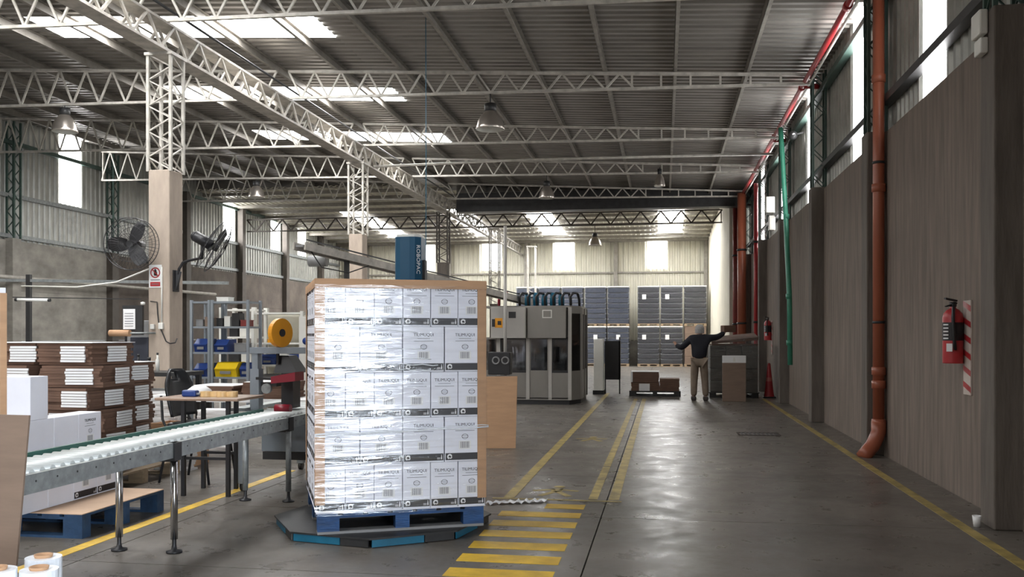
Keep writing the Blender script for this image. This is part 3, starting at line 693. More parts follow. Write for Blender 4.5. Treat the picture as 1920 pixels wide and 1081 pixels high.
# ------------------------------------------------------------------ cardboard sheets, film rolls near the camera
tag(obj('cardboard_sheet', MB((-2.2, 11.5, 0)).add([(-2.5, 11.48, 0), (-1.87, 11.60, 0), (-1.87, 11.62, 0), (-2.5, 11.5, 0), (-2.5, 11.62, .91), (-1.87, 11.74, .915), (-1.87, 11.76, .915), (-2.5, 11.64, .91)],
    [(0, 3, 2, 1), (4, 5, 6, 7), (0, 1, 5, 4), (1, 2, 6, 5), (2, 3, 7, 6), (3, 0, 4, 7)]), m_kraft, None, (-2.2, 11.5, 0)), 'brown cardboard sheet standing on the floor behind the wrapped load', 'cardboard')
mb = MB((-3.4, 4.1, 0))
mb.add([(-3.72, 4.0, .33), (-3.10, 4.0, .33), (-3.10, 4.012, .33), (-3.72, 4.012, .33), (-3.74, 4.06, 1.06), (-3.075, 4.06, 1.055), (-3.075, 4.072, 1.055), (-3.74, 4.072, 1.06)], [(0, 3, 2, 1), (4, 5, 6, 7), (0, 1, 5, 4), (1, 2, 6, 5), (2, 3, 7, 6), (3, 0, 4, 7)])
tag(obj('cardboard_board', mb, m_kraftg, None, (-3.4, 4.1, 0)), 'dull brown cardboard panel hung across the near end of the roller conveyor', 'cardboard')
for i, (x, y) in enumerate(((-2.50, 3.36), (-2.665, 3.33), (-2.62, 3.55))):
    t = thing('film_roll', ('white stretch film roll standing upright, the one fully in view by the panel', 'white stretch film roll cut by the picture edge beside its twin', 'white stretch film roll standing behind the other two')[i], 'film roll', (x, y, 0), 0, 'film rolls on the floor')
    obj('film', MB().lathe([(.035, 0), (.073, 0), (.073, .5), (.035, .5)], (0, 0, 0), 24, smooth=False), m_rope, t)
    obj('core', MB().lathe([(.035, .5), (.038, .512), (.031, .512), (.031, 0), (.035, 0)], (0, 0, 0), 20), m_kraft, t)

# ------------------------------------------------------------------ roller conveyor
CX0, CX1, CY0, CY1, CZ = -3.62, -3.22, 4.08, 7.95, .735
t = thing('roller_conveyor', 'long gravity roller conveyor with galvanised rails and green guard strip', 'conveyor', (-3.42, 6, 0)); o = t.location
for x in (CX0, CX1): obj('side_rail', MB(o).box(x - .018, x + .018, CY0, CY1, CZ - .10, CZ), m_steel, t)
holes = MB(o)
for k in range(22): holes.tube((CX1 + .018, CY0 + .2 + k * .17, CZ - .04), (CX1 + .0195, CY0 + .2 + k * .17, CZ - .04), .006, 8)
obj('axle_hole', holes, m_dark, t)
n = 46
for k in range(n):
    y = CY0 + .05 + k * (CY1 - CY0 - .1) / (n - 1); obj('roller', MB(o).tube((CX0 + .02, y, CZ - .005), (CX1 - .02, y, CZ - .005), .024, 10), m_roller, t)
obj('guard_strip', MB(o).box(CX0 - .03, CX0 - .005, CY0, CY1, CZ + .005, CZ + .035), m_gbelt, t)
for y in (5.67, 7.56):
    for x in (CX0, CX1):
        leg = obj('leg', MB(o).tube((x, y, .09), (x, y, CZ - .08), .024, 14), m_chrome if y < 6 else m_steel, t)
        obj('foot', MB(o).lathe([(.0, 0), (.052, 0), (.052, .012), (.02, .02), (.014, .05), (.014, .10)], (x, y, 0), 16), m_black, leg)
        obj('clamp', MB(o).cbox((x, y, CZ - .06), (.06, .09, .12)), m_black, leg)
    obj('cross_bar', MB(o).bar((CX0, y, CZ - .11), (CX1, y, CZ - .11), .03, .04), m_dark, t)
# ------------------------------------------------------------------ carton sealer at the far end
t = thing('carton_sealer', 'grey case sealing machine with tall frame, roller bed and red drive head', 'machine', (-3.45, 8.5, 0)); o = t.location
obj('bed', MB(o).box(-3.92, -3.08, 7.98, 9.5, .62, .70), m_steel, t)
obj('front_apron', MB(o).box(-3.66, -3.1, 7.98, 8.0, .38, .64), m_paint, t); obj('under_shelf', MB(o).box(-3.66, -3.15, 8.0, 8.08, .30, .37), m_dark, t)
obj('side_apron', MB(o).box(-3.1, -3.06, 7.96, 8.5, .2, .68), m_paint, t)
for x, y in ((-3.86, 8.02), (-3.12, 8.02), (-3.86, 9.4), (-3.12, 9.4)):
    l = obj('leg', MB(o).box(x - .035, x + .035, y - .035, y + .035, .07, .62), m_paint, t); obj('caster', MB(o).tube((x - .02, y, .04), (x + .02, y, .04), .04, 12).box(x - .015, x + .015, y - .02, y + .02, .04, .08), m_black, l)
for x in (-3.91, -3.02):
    obj('column', MB(o).box(x - .045, x + .045, 8.36, 8.46, .7, 1.12), m_paint, t); obj('upper_column', MB(o).box(x - .03, x + .03, 8.37, 8.45, 1.12, 1.31), m_paint, t)
obj('top_beam', MB(o).box(-3.96, -2.98, 8.36, 8.46, 1.27, 1.33), m_paint, t)
obj('side_guide', MB(o).box(-4.1, -3.95, 8.24, 9.3, .72, .75), m_steel, t)
obj('sealing_head', MB(o).add([(-3.74, 8.42, 1.08), (-3.50, 8.42, 1.08), (-3.50, 8.7, 1.08), (-3.74, 8.7, 1.08), (-3.70, 8.45, 1.25), (-3.60, 8.45, 1.25), (-3.60, 8.65, 1.25), (-3.70, 8.65, 1.25)], [(0, 3, 2, 1), (4, 5, 6, 7), (0, 1, 5, 4), (1, 2, 6, 5), (2, 3, 7, 6), (3, 0, 4, 7)]).box(-3.66, -3.54, 8.42, 8.6, .74, 1.08).box(-3.86, -3.7, 8.4, 8.55, .95, .99), m_black, t)
obj('drive_cover', MB(o).add([(-3.66, 8.18, .99), (-3.42, 8.18, 1.015), (-3.42, 8.4, 1.015), (-3.66, 8.4, .99), (-3.66, 8.18, 1.055), (-3.42, 8.18, 1.10), (-3.42, 8.4, 1.10), (-3.66, 8.4, 1.055)], [(0, 3, 2, 1), (4, 5, 6, 7), (0, 1, 5, 4), (1, 2, 6, 5), (2, 3, 7, 6), (3, 0, 4, 7)]), m_rfab, t)
obj('arm', MB(o).bar((-3.95, 8.4, 1.03), (-3.64, 8.25, 1.03), .025), m_dark, t); obj('side_disc', MB(o).tube((-3.8, 8.38, .93), (-3.8, 8.42, .93), .05, 12), m_steel, t)
for k in range(7): obj('bed_roller', MB(o).tube((-3.84, 8.1 + k * .2, .71), (-3.14, 8.1 + k * .2, .71), .02, 8), m_roller, t)
obj('motor', MB(o).tube((-3.6, 8.15, .76), (-3.45, 8.15, .76), .04, 12), m_rfab, t)
tr_ = thing('tape_roll', 'big orange packing tape roll standing on top of the sealer frame', 'tape', (-3.66, 8.4, 1.47), R(68))
obj('tape', MB().lathe([(.038, -.025), (.14, -.025), (.14, .025), (.038, .025), (.038, -.025)], (0, 0, 0), 28, 'Y', False), m_orange, tr_)
obj('spindle_arm', MB().tube((0, -.03, 0), (0, .03, 0), .038, 14).bar((0, .035, 0), (0, .035, -.3), .03, .015), m_black, tr_)

# ------------------------------------------------------------------ white cartons on the dark blue pallet
pl = pallet('dark blue pallet with a tan board on top, behind the roller conveyor', (-4.68, 6.48, 0), 0, 1.2, 1.08, .17, m_blued, m_blued)
tag(obj('tan_board', MB((-4.68, 6.52, .17)).box(-5.28, -4.08, 5.94, 7.02, .17, .176), M('tan board', (.55, .38, .26), .75, 0, .08), None, (-4.68, 6.52, .17)), 'flat tan cardboard sheet on top of the dark blue pallet', 'board')
grp = 'white cartons on the dark blue pallet'
for k in range(4):
    y = 5.96 + k * .298
    carton(CW, (-4.57, y, .177), R(90), 'white carton on the tan board beside the conveyor, %s from the far end' % ORD[3 - k], grp, k > 1)
    carton(CW, (-4.87, y, .177), R(90), 'white carton of the lower tier, inner row by the bundles, %s from the far end' % ORD[3 - k], grp, False)
for k in range(3):
    carton(CW, (-4.67, 6.168 + k * .296, .50), R(90), 'white carton of the upper tier beside the conveyor, %s from the printed end' % ORD[2 - k], grp, k == 2)
carton(CW, (-4.72, 6.15, .822), R(0), 'single white carton on the third tier beside the brown edge post', grp, False)
carton(CN, (-5.0, 6.0, .50), R(0), 'white carton of the upper tier under the single third tier one', grp, False)
PT = Vector((-4.206, 5.09, 0)); TR = R(40)
pallet('small plain pallet under the rotated tall carton pile at the picture edge', PT, TR, .32, .22, .13, m_wood, m_wood)
for k in range(5): carton(CW, PT + Vector((0, 0, .132 + k * .3225)), TR, 'white carton in the rotated tall pile by the brown edge post, %s up' % ORD[k], 'tall pile of white cartons at the picture edge', True)
tag(obj('edge_post', MB().box(.115, .150, -.104, -.100, .13, 1.71).box(.149, .153, -.104, -.05, .13, 1.71), m_kraft, None, PT, (0, 0, TR)), 'brown cardboard edge post on the corner of the rotated tall carton pile', 'edge protector')

# ------------------------------------------------------------------ bundles of flat brown carton blanks
pl = pallet('plain wooden pallet carrying the brown carton bundles', (-5.72, 8.3, 0), 0, 1.4, 1.3, .14, m_wood, m_wood)
blank = MB().box(-.29, .29, -.3, .3, 0, .024).mesh('carton_blank', m_kraftd)
blank2 = MB().box(-.29, .29, -.3, .3, 0, .024).mesh('carton_blank', m_kraft)
wedge = MB().box(0, .26, -.006, .006, 0, .02).mesh('white_edge', m_paper)
wedge2 = MB().box(-.006, .006, 0, .26, 0, .02).mesh('white_edge', m_paper)
def bundle(x, y, z, rz, lb, n=8, wx=-.1, side=False, top=False):
    t = thing('carton_bundle', lb, 'bundle', (x, y, z), rz, 'bundles of flat brown cartons')
    for k in range(n):
        obj('carton_blank', blank, None, t, (rnd.uniform(-.016, .016), rnd.uniform(-.014, .014), k * .0252), (0, 0, rnd.uniform(-.035, .035)))
    for k in range(1, n - 1):
        obj('white_edge', wedge, None, t, (wx + rnd.uniform(-.006, .006), -.318, k * .0252 + .002))
        obj('white_edge', wedge2, None, t, (.318, -.1 + rnd.uniform(-.006, .006), k * .0252 + .002))
    if top: obj('top_liner', MB().box(-.3, .33, -.33, .28, n * .0252 + .002, n * .0252 + .008), m_paper, t)
    return t
tilts = [.03, -.09, .06, -.05, .11, -.08]
for k in range(6):
    z = .142 + k * .206
    bundle(-5.43 + (.02, -.015, .03, -.03, .015, -.02)[k], 7.98 + .02 * (k % 3 - 1), z, tilts[k], 'brown carton bundle in the middle stack, %s up from the pallet' % ORD[k], wx=(-.2, .0, -.22, .02, -.05, -.02)[k], top=(k == 5))
    bundle(-6.10, 8.0 + .02 * (k % 2), z, -tilts[k] * .6, 'brown carton bundle in the stack behind the edge post, %s up from the pallet' % ORD[k], wx=.05, top=(k == 5))
for k in range(5):
    z = .142 + k * .206
    bundle(-5.60, 8.63, z, tilts[5 - k], 'brown carton bundle in the rear stack by the column, %s up from the pallet' % ORD[k], wx=.06, top=(k == 4))

# ------------------------------------------------------------------ table, chair, stool
t = thing('work_table', 'small brown topped table with black steel legs behind the conveyor', 'table', (-4.1, 7.9, 0)); o = t.location
TZ = .885
obj('table_top', MB(o).rbox(-4.52, -3.72, 7.62, 8.18, TZ - .025, TZ, .006), M('table laminate', (.30, .20, .14), .35, 0, .15, 4, stretch=(1, 6, 1)), t)
for x, y in ((-4.27, 7.68), (-3.85, 7.70), (-4.3, 8.1), (-3.97, 8.1)): obj('leg', MB(o).box(x - .017, x + .017, y - .017, y + .017, 0, TZ - .025), m_black, t)
obj('stretcher', MB(o).bar((-4.27, 7.69, .34), (-3.85, 7.70, .34), .025).bar((-4.3, 8.1, .34), (-3.97, 8.1, .34), .025), m_black, t)
t = thing('tape_pack', 'shrink wrapped pack of tan tape rolls on the table', 'tape', (-4.02, 7.85, TZ))
for k in range(4): obj('tape_roll', MB().lathe([(.03, 0), (.055, 0), (.055, .048), (.03, .048), (.03, 0)], (-.12 + k * .08, .02 * (k % 2), 0), 20, smooth=False), m_tan, t)
t = thing('blue_dispenser', 'dark blue tape dispenser on the table beside a white bag', 'tool', (-4.28, 7.82, TZ))
obj('body', MB().rbox(-.07, .07, -.04, .04, 0, .06, .015), m_bbin, t); obj('blade_arm', MB().box(.05, .1, -.02, .02, .02, .035), m_steel, t)
tag(obj('white_bag', MB((-4.3, 8.02, TZ)).lathe([(0, .0), (.09, 0), (.12, .02), (.11, .05), (.06, .085), (.0, .09)], (-4.3, 8.02, TZ), 9), m_paper, None, (-4.3, 8.02, TZ)), 'crumpled white bag lying on the table behind the blue dispenser', 'bag')
# office chair: back towards the bundles, facing the walkway
t = thing('office_chair', 'black visitor chair with oval grip hole in its curved back', 'chair', (-4.61, 8.56, 0), R(-93))
back = MB(); nu, nv = 12, 14; vsx = []
def backpt(u, v, off):
    hw = (.215 + .02 * math.sin(v * math.pi)) * (1 - .55 * max(0, (v - .55) / .45) ** 2.2)
    x = (u * 2 - 1) * hw; return Vector((x, -.22 - .09 * v + .12 * (u * 2 - 1) ** 2 * .5 + off, .64 + .47 * v))
for off in (0, .03):
    vsx += [backpt(i / nu, j / nv, off) for j in range(nv + 1) for i in range(nu + 1)]
fs = []; A = (nu + 1) * (nv + 1)
def hole(i, j): return j in (11, 12) and 4 <= i <= 7
for j in range(nv):
    for i in range(nu):
        if hole(i, j): continue
        q = [j * (nu + 1) + i, j * (nu + 1) + i + 1, (j + 1) * (nu + 1) + i + 1, (j + 1) * (nu + 1) + i]
        fs.append(q[::-1]); fs.append([A + k for k in q])
        for (di, dj, e) in ((0, -1, (0, 1)), (1, 0, (1, 2)), (0, 1, (2, 3)), (-1, 0, (3, 0))):
            a, b = i + di, j + dj
            if a < 0 or b < 0 or a >= nu or b >= nv or hole(a, b): fs.append([q[e[0]], q[e[1]], A + q[e[1]], A + q[e[0]]])
back.add(vsx, fs, True)
obj('backrest', back, m_leather, t)
obj('seat', MB().rbox(-.24, .24, -.2, .26, .53, .59, .03), m_leather, t)
for x in (-.23, .23):
    obj('back_tube', MB().path([(x, -.1, .52), (x, -.2, .54), (x, -.24, .62), (x * .9, -.27, .85)], .013, 8), m_black, t)
    obj('leg', MB().path([(x, -.16, .53), (x * 1.12, -.26, .0)], .013, 8), m_black, t); obj('leg', MB().path([(x, .2, .53), (x * 1.12, .28, .0)], .013, 8), m_black, t)

# ------------------------------------------------------------------ things on and around the fan column
CF = COLY - .18        # front face of the shaft
def fan(loc, rot, label):
    f = thing('wall_fan', label, 'fan', loc, 0, 'black fans on the pale column'); f.rotation_euler = rot
    ring = MB()
    for r_, y_ in ((.36, 0), (.36, .12), (.25, -.05), (.13, -.07), (.25, .15)): ring.path([(r_ * math.cos(a), y_, r_ * math.sin(a)) for a in [2 * math.pi * k / 36 for k in range(37)]], .006 if r_ > .3 else .003, 5)
    for k in range(40):
        a = 2 * math.pi * k / 40; c_, s_ = math.cos(a), math.sin(a)
        ring.path([(.05 * c_, -.075, .05 * s_), (.25 * c_, -.05, .25 * s_), (.36 * c_, 0, .36 * s_)], .0022, 4); ring.path([(.36 * c_, .12, .36 * s_), (.25 * c_, .15, .25 * s_), (.09 * c_, .17, .09 * s_)], .0022, 4)
    ring.lathe([(0, -.08), (.055, -.08), (.055, -.07)], (0, 0, 0), 16, 'Y') if 0 else None
    obj('cage', ring, m_black, f)
    obj('motor', MB().tube((0, .1, 0), (0, .36, 0), .075, 16).tube((0, .36, 0), (0, .40, 0), .075, 16, .04), m_black, f)
    obj('hub', MB().tube((0, 0, 0), (0, .1, 0), .05, 14), m_black, f)
    for k in range(3):
        a = 2 * math.pi * k / 3 + .5; m = Matrix.Rotation(a, 3, 'Y'); bl = MB(); vsx = []
        for i in range(6):
            rr = .04 + .28 * i / 5; w = .045 + .055 * math.sin(math.pi * (i + .7) / 6.4)
            vsx += [m @ Vector((-w, .05 + .02, rr)), m @ Vector((w, .05 - .03, rr)), m @ Vector((w, .05 - .024, rr)), m @ Vector((-w, .05 + .026, rr))]
        fsx = []
        for i in range(5):
            for e in range(4): fsx.append((4 * i + e, 4 * i + (e + 1) % 4, 4 * i + 4 + (e + 1) % 4, 4 * i + 4 + e))
        fsx += [(0, 3, 2, 1), (20, 21, 22, 23)]
        bl.add(vsx, fsx); obj('blade', bl, m_black, f)
    return f
f1 = fan((-7.22, 11.55, 2.70), (0, 0, R(8)), 'black caged fan seen face on, on the sheet wall side of the pale column')
obj('wall_arm', MB().path([(0, .25, -.05), (.05, .3, -.2), (.12, .4, -.24)], .018, 8), m_black, f1)
f2 = fan((-6.10, 11.9, 2.64), (R(30), 0, R(112)), 'black caged fan seen edge on, at aisle side of the pale column')
t = thing('fan_bracket', 'curved black bracket arm holding the edge on fan to the pale column', 'bracket', (-6.79, 12.0, 2.3))
obj('arm', MB((-6.79, 12.0, 2.3)).path([(-6.76, 12.0, 2.22), (-6.74, 12.0, 2.38), (-6.68, 12.0, 2.47), (-6.58, 12.0, 2.5), (-6.34, 11.9, 2.52), (-6.30, 11.83, 2.70)], .02, 8), m_black, t)
obj('wall_plate', MB((-6.79, 12.0, 2.3)).box(-6.80, -6.775, 11.93, 12.07, 2.06, 2.36).add([(-6.775, 11.97, 2.36), (-6.775, 12.03, 2.36), (-6.70, 12.0, 2.34), (-6.775, 11.97, 2.08), (-6.775, 12.03, 2.08)], [(0, 1, 2), (3, 2, 4), (0, 2, 3), (1, 4, 2)]), m_black, t)
# prohibition sign
s = tag(obj('prohibition_sign', MB().box(-.095, .095, -.006, 0, -.16, .16), m_paper, None, (-7.01, CF - .002, 2.27)), 'white prohibition sign with red ring and red caption bar on the pale column', 'sign')
mb = MB(); n = 24
vsx = [Vector((rr * math.cos(2 * math.pi * k / n), -.008, .05 + rr * math.sin(2 * math.pi * k / n))) for rr in (.075, .058) for k in range(n)]
mb.add(vsx, [(k, (k + 1) % n, n + (k + 1) % n, n + k) for k in range(n)]); mb.bar((-.045, -.0085, .095), (.045, -.0085, .005), .014, .002, up=(0, 1, 0))
obj('red_ring', mb, m_red, s)
obj('pictogram', MB().cbox((0, -.0075, .045), (.04, .003, .075)).cbox((0, -.0075, .09), (.022, .003, .022)).cbox((.018, -.0075, .03), (.02, .003, .05)), m_ink, s)
obj('caption_bar', MB().cbox((0, -.008, -.11), (.15, .003, .06)), m_red, s); obj('caption_line', MB().cbox((0, -.008, -.05), (.14, .003, .01)).cbox((0, -.0105, -.11), (.11, .001, .012)), m_inkg, s)
t = thing('wall_conduit', 'thin white conduit with two sockets and looping black cord on the pale column', 'conduit', (-6.92, CF, 1.5)); o = t.location
obj('conduit', MB(o).tube((-6.91, CF - .012, 1.62), (-6.91, CF - .012, 2.4), .011, 8), m_white, t)
obj('socket', MB(o).rbox(-6.945, -6.88, CF - .05, CF, 1.53, 1.62, .008), m_white, t); obj('socket', MB(o).rbox(-7.07, -7.01, CF - .05, CF, 1.53, 1.6, .008), m_white, t)
obj('cord', MB(o).path([(-7.08, CF - .015, 1.92), (-6.98, CF - .015, 1.91), (-6.97, CF - .015, 1.75), (-6.95, CF - .02, 1.6), (-6.9, CF - .03, 1.5), (-6.84, CF - .02, 1.36), (-6.79, CF, 1.33), (-6.77, CF + .1, 1.34), (-6.77, CF + .15, 1.4)], .008, 6), m_black, t)
# panel with paper and paper-roll holder
t = thing('instruction_board', 'dark board with a white instruction sheet fixed beside the pale column', 'panel', (-7.28, 11.7, 1.3)); o = t.location
obj('board', MB(o).box(-7.42, -7.12, 11.70, 11.74, 1.45, 1.86), m_dark, t); obj('instruction_sheet', MB(o).box(-7.405, -7.225, 11.692, 11.70, 1.53, 1.81), m_paper, t)
mb = MB(o)
for k in range(6): mb.box(-7.38, -7.25, 11.688, 11.692, 1.57 + k * .035, 1.577 + k * .035)
obj('text_line', mb, m_inkg, t); obj('knob', MB(o).lathe([(0, 0), (.03, .01), (.03, .04), (0, .05)], (-7.1, 11.68, 1.86), 10), m_white, t)
t = thing('paper_roll_holder', 'tan paper roll on a steel arm below the instruction sheet', 'holder', (-7.2, 11.6, 1.45)); o = t.location
obj('paper_roll', MB(o).tube((-7.52, 11.56, 1.475), (-7.22, 11.56, 1.475), .045, 16), m_kraft, t); obj('arm', MB(o).tube((-7.24, 11.56, 1.475), (-7.0, 11.83, 1.475), .014, 8), m_steel, t)
t = thing('control_cabinet', 'grey control cabinet with yellow warning label beyond the bundles', 'cabinet', (-7.5, 12.4, 0))
obj('body', MB().rbox(-.2, .17, -.15, .2, 0, 1.66, .01), m_grey, t); obj('warning_label', MB().box(-.12, -.02, -.155, -.15, 1.45, 1.58), m_orange, t); obj('edge_strip', MB().box(-.225, -.2, -.16, .2, 0, 1.7), m_black, t)
obj('triangle', MB().prismy([(-.10, 1.48), (-.04, 1.48), (-.07, 1.55)], -.158, -.155), m_ink, t)
t = thing('dark_cabinet', 'low dark blue grey cabinet standing against the pale column', 'cabinet', (-7.26, 12.0, 0))
obj('body', MB().rbox(-.16, .12, -.12, .2, 0, 1.42, .01), M('slate paint', (.05, .055, .075), .5, 0, .1), t); obj('door_line', MB().box(-.12, -.115, -.124, -.12, .1, 1.36), m_black, t)
t = thing('side_bench', 'dark work bench with tools between the bundles and the pale column', 'bench', (-6.9, 11.1, 0)); o = t.location
obj('bench_top', MB(o).box(-7.1, -6.1, 10.8, 11.5, .92, .97), m_dark, t); obj('lower_shelf', MB(o).box(-7.1, -6.1, 10.8, 11.5, .70, .73), m_paper, t)
for x, y in ((-7.05, 10.85), (-6.15, 10.85), (-7.05, 11.45), (-6.15, 11.45)): obj('leg', MB(o).box(x - .03, x + .03, y - .03, y + .03, 0, .92), m_dark, t)
for i, (x, h_, r_, mt, lb) in enumerate(((-6.75, .2, .03, m_black, 'black bottle like tool standing on the dark bench'), (-6.6, .16, .045, m_dark, 'dark squat canister on the dark bench'), (-6.48, .22, .025, m_white, 'slim white bottle on the dark bench'))):
    t = thing('bench_tool', lb, 'tool', (x, 11.0, .97)); obj('body', MB().lathe([(0, 0), (r_, 0), (r_, h_ * .7), (r_ * .5, h_ * .8), (r_ * .5, h_), (0, h_)], (0, 0, 0), 12), mt, t); obj('cap', MB().tube((0, 0, h_), (0, 0, h_ + .03), r_ * .55, 10), m_dark, t)
# paper stacks and boxes on the floor beyond the conveyor
def sheetstack(x, y, z, lb, n, mat, w=.3, d=.22, th=.02, spread=.02, tiltx=0):
    t = thing('paper_stack', lb, 'stack', (x, y, z)); me = MB().box(-w / 2, w / 2, -d / 2, d / 2, 0, th).mesh('folded_sheet', mat)
    for k in range(n): obj('folded_sheet', me, None, t, (rnd.uniform(-spread, spread), rnd.uniform(-spread, spread), k * (th + .001)), (0, 0, rnd.uniform(-.15, .15)))
    return t
t = thing('open_box', 'open brown cardboard box on the floor beyond the conveyor', 'box', (-5.35, 9.55, 0))
mb = MB().box(-.24, .24, -.2, -.19, 0, .47).box(-.24, .24, .19, .2, 0, .47).box(-.24, -.23, -.19, .19, 0, .47).box(.23, .24, -.19, .19, 0, .47).box(-.23, .23, -.19, .19, 0, .01); obj('walls', mb, m_kraft, t)
obj('flap', MB().cbox((0, -.22, .44), (.46, .008, .1), rx=.5), m_kraft, t)
sheetstack(-5.2, 9.18, 0, 'untidy pile of folded white papers in front of the open box', 16, m_paper, .42, .16, .022, .04)
sheetstack(-5.75, 10.0, 0, 'tall stack of white paper sheets beyond the open box', 34, m_paper, .34, .24, .021, .008)
sheetstack(-5.2, 10.15, 0, 'white block stack of sheets behind the visitor chair', 26, m_paper, .4, .25, .021, .006)
sheetstack(-6.15, 9.6, 0, 'leaning pile of white offcuts beside the bundles', 30, m_paper, .3, .12, .021, .05)
# long low bench with flat brown cartons beyond the table
t = thing('packing_bench', 'long low white topped packing bench beyond the table', 'bench', (-5.4, 10.9, 0)); o = t.location
obj('bench_top', MB(o).box(-5.95, -4.2, 10.6, 11.3, .62, .66), m_paper, t)
for x, y in ((-5.9, 10.65), (-4.25, 10.65), (-5.9, 11.25), (-4.25, 11.25)): obj('leg', MB(o).box(x - .03, x + .03, y - .03, y + .03, 0, .62), m_dark, t)
for i, (x, n_) in enumerate(((-5.55, 6), (-4.85, 8))):
    t = thing('carton_bundle', ('brown carton bundle on the packing bench next to the pale column', 'thicker brown carton bundle on the packing bench next to the sealer')[i], 'bundle', (x, 10.95, .662), .03 * i, 'bundles of flat brown cartons')
    for k in range(n_): obj('carton_blank', blank, None, t, (rnd.uniform(-.015, .015), rnd.uniform(-.015, .015), k * .0252))
    obj('top_liner', MB().box(-.28, .28, -.28, .28, n_ * .0252, n_ * .0252 + .006), m_paper, t)

# ------------------------------------------------------------------ shelving beyond the column
def shelf_unit(name, lb, x0, x1, y0, y1, h, zs, mat, post=.04, back=False):
    t = thing(name, lb, 'shelving', ((x0 + x1) / 2, y0, 0)); o = t.location
    for x in (x0, x1):
        for y in (y0, y1): obj('post', MB(o).box(x - post / 2, x + post / 2, y - post / 2, y + post / 2, 0, h), mat, t)
    for z in zs: obj('shelf', MB(o).box(x0, x1, y0, y1, z - .03, z), mat, t)
    return t
m_gshelf = M('grey shelf paint', (.27, .30, .33), .45, .1, .1)
SZ = (.12, .79, 1.18, 1.585, 1.98)
shelf_unit('shelf_unit', 'grey metal shelf unit with blue bins, next to the pale column', -7.37, -7.07, 13.5, 13.95, 2.0, SZ, m_gshelf)
shelf_unit('shelf_unit', 'grey metal shelf unit with the yellow bin', -7.02, -6.42, 13.5, 13.95, 2.0, SZ, m_gshelf)
shelf_unit('shelf_unit', 'white framed shelf rack behind the grey shelf units', -7.62, -7.02, 15.0, 15.5, 1.93, (.5, .93, 1.42, 1.9), m_white, .07)
shelf_unit('shelf_unit', 'white shelf bench with open bays behind the orange tape roll', -6.85, -5.98, 14.6, 15.1, 1.85, (.55, .95, 1.32, 1.83), m_white, .05)
def binbox(x, y, z, w, d, h_, mat, lb):
    t = thing('storage_bin', lb, 'bin', (x, y, z), 0, 'plastic bins on the shelves')
    mb = MB(); mb.add([(-w / 2, -d / 2, 0), (w / 2, -d / 2, 0), (w / 2, d / 2, 0), (-w / 2, d / 2, 0), (-w / 2, -d / 2 - .04, h_ * .55), (w / 2, -d / 2 - .04, h_ * .55), (w / 2, d / 2, h_), (-w / 2, d / 2, h_), (-w / 2, -d / 4, h_), (w / 2, -d / 4, h_)],
                   [(0, 3, 2, 1), (0, 1, 5, 4), (1, 2, 6, 9, 5), (2, 3, 7, 6), (3, 0, 4, 8, 7), (4, 5, 9, 8)])
    obj('body', mb, mat, t); obj('rim', MB().bar((-w / 2, -d / 2 - .04, h_ * .55), (w / 2, -d / 2 - .04, h_ * .55), .015), mat, t); obj('label_card', MB().box(-w * .25, w * .25, -d / 2 - .035, -d / 2 - .03, h_ * .2, h_ * .4), m_grey, t)
binbox(-7.22, 13.68, 1.18, .22, .3, .21, m_bbin, 'blue bin on the third shelf next to the pale column')
binbox(-7.22, 13.68, .79, .22, .3, .21, m_bbin, 'blue bin on the second shelf next to the pale column')
binbox(-6.88, 13.68, 1.18, .21, .3, .2, m_bbin, 'blue bin on the third shelf above the yellow bin')
binbox(-6.80, 13.68, .79, .36, .3, .23, m_ybin, 'bright yellow bin on the grey shelf unit')
binbox(-6.52, 13.75, .79, .16, .28, .22, m_bbin, 'narrow dark blue bin beside the yellow bin')
binbox(-6.62, 14.8, .95, .26, .26, .17, m_bbin, 'blue bin on the white bench under the orange tape')
binbox(-6.15, 14.8, .95, .22, .26, .17, m_bbin, 'blue bin on the white bench beside a white box')
shb = [(-7.28, 13.68, 1.585, .12, .1, m_grey, 'grey box on the upper shelf next to the pale column'), (-7.14, 13.68, 1.585, .1, .14, m_kraftg, 'brown box on the upper shelf of first grey unit'),
 (-6.94, 13.68, 1.585, .1, .12, m_dark, 'dark coil on the upper shelf of yellow bin unit'), (-6.81, 13.68, 1.585, .1, .15, m_white, 'white box on the upper shelf of yellow bin unit'), (-6.67, 13.68, 1.585, .12, .2, m_dark, 'tall dark machine part on the upper shelf of yellow bin unit'),
 (-6.52, 13.68, 1.585, .13, .09, m_redd, 'dark red part on the upper shelf of yellow bin unit'), (-6.6, 13.7, 1.18, .2, .13, m_grey, 'grey clutter crate beside the upper blue bin'), (-6.9, 13.7, 1.98, .2, .06, m_white, 'flat white box on top of yellow bin shelf unit'),
 (-7.2, 15.2, .93, .22, .24, m_white, 'white carton on the middle of the white rack'), (-7.45, 15.2, .93, .2, .22, m_dark, 'dark carton on the middle of the white rack'), (-7.2, 15.2, 1.42, .28, .2, m_white, 'white document box on top bay of the white rack'), (-7.45, 15.2, 1.42, .16, .2, m_black, 'black box on top bay of the white rack'),
 (-6.6, 14.82, .55, .3, .22, m_grey, 'grey crate on the low shelf of the white bench'), (-6.38, 14.82, .95, .18, .24, m_white, 'white box on the white bench between two blue bins'), (-6.2, 14.82, .55, .34, .2, m_kraftd, 'brown carton on the low shelf of the white bench'), (-6.6, 14.82, 1.32, .1, .05, m_orange, 'small orange box on the upper shelf of the white bench')]
for x, y, z, w, h_, mt, lb in shb:
    t = thing('shelf_box', lb, 'box', (x, y, z)); d_ = .1
    obj('body', MB().rbox(-w / 2, w / 2, -d_, d_, 0, h_, .006), mt, t); obj('lid', MB().box(-w / 2 - .003, w / 2 + .003, -d_ - .003, d_ + .003, h_, h_ + .012), mt, t)
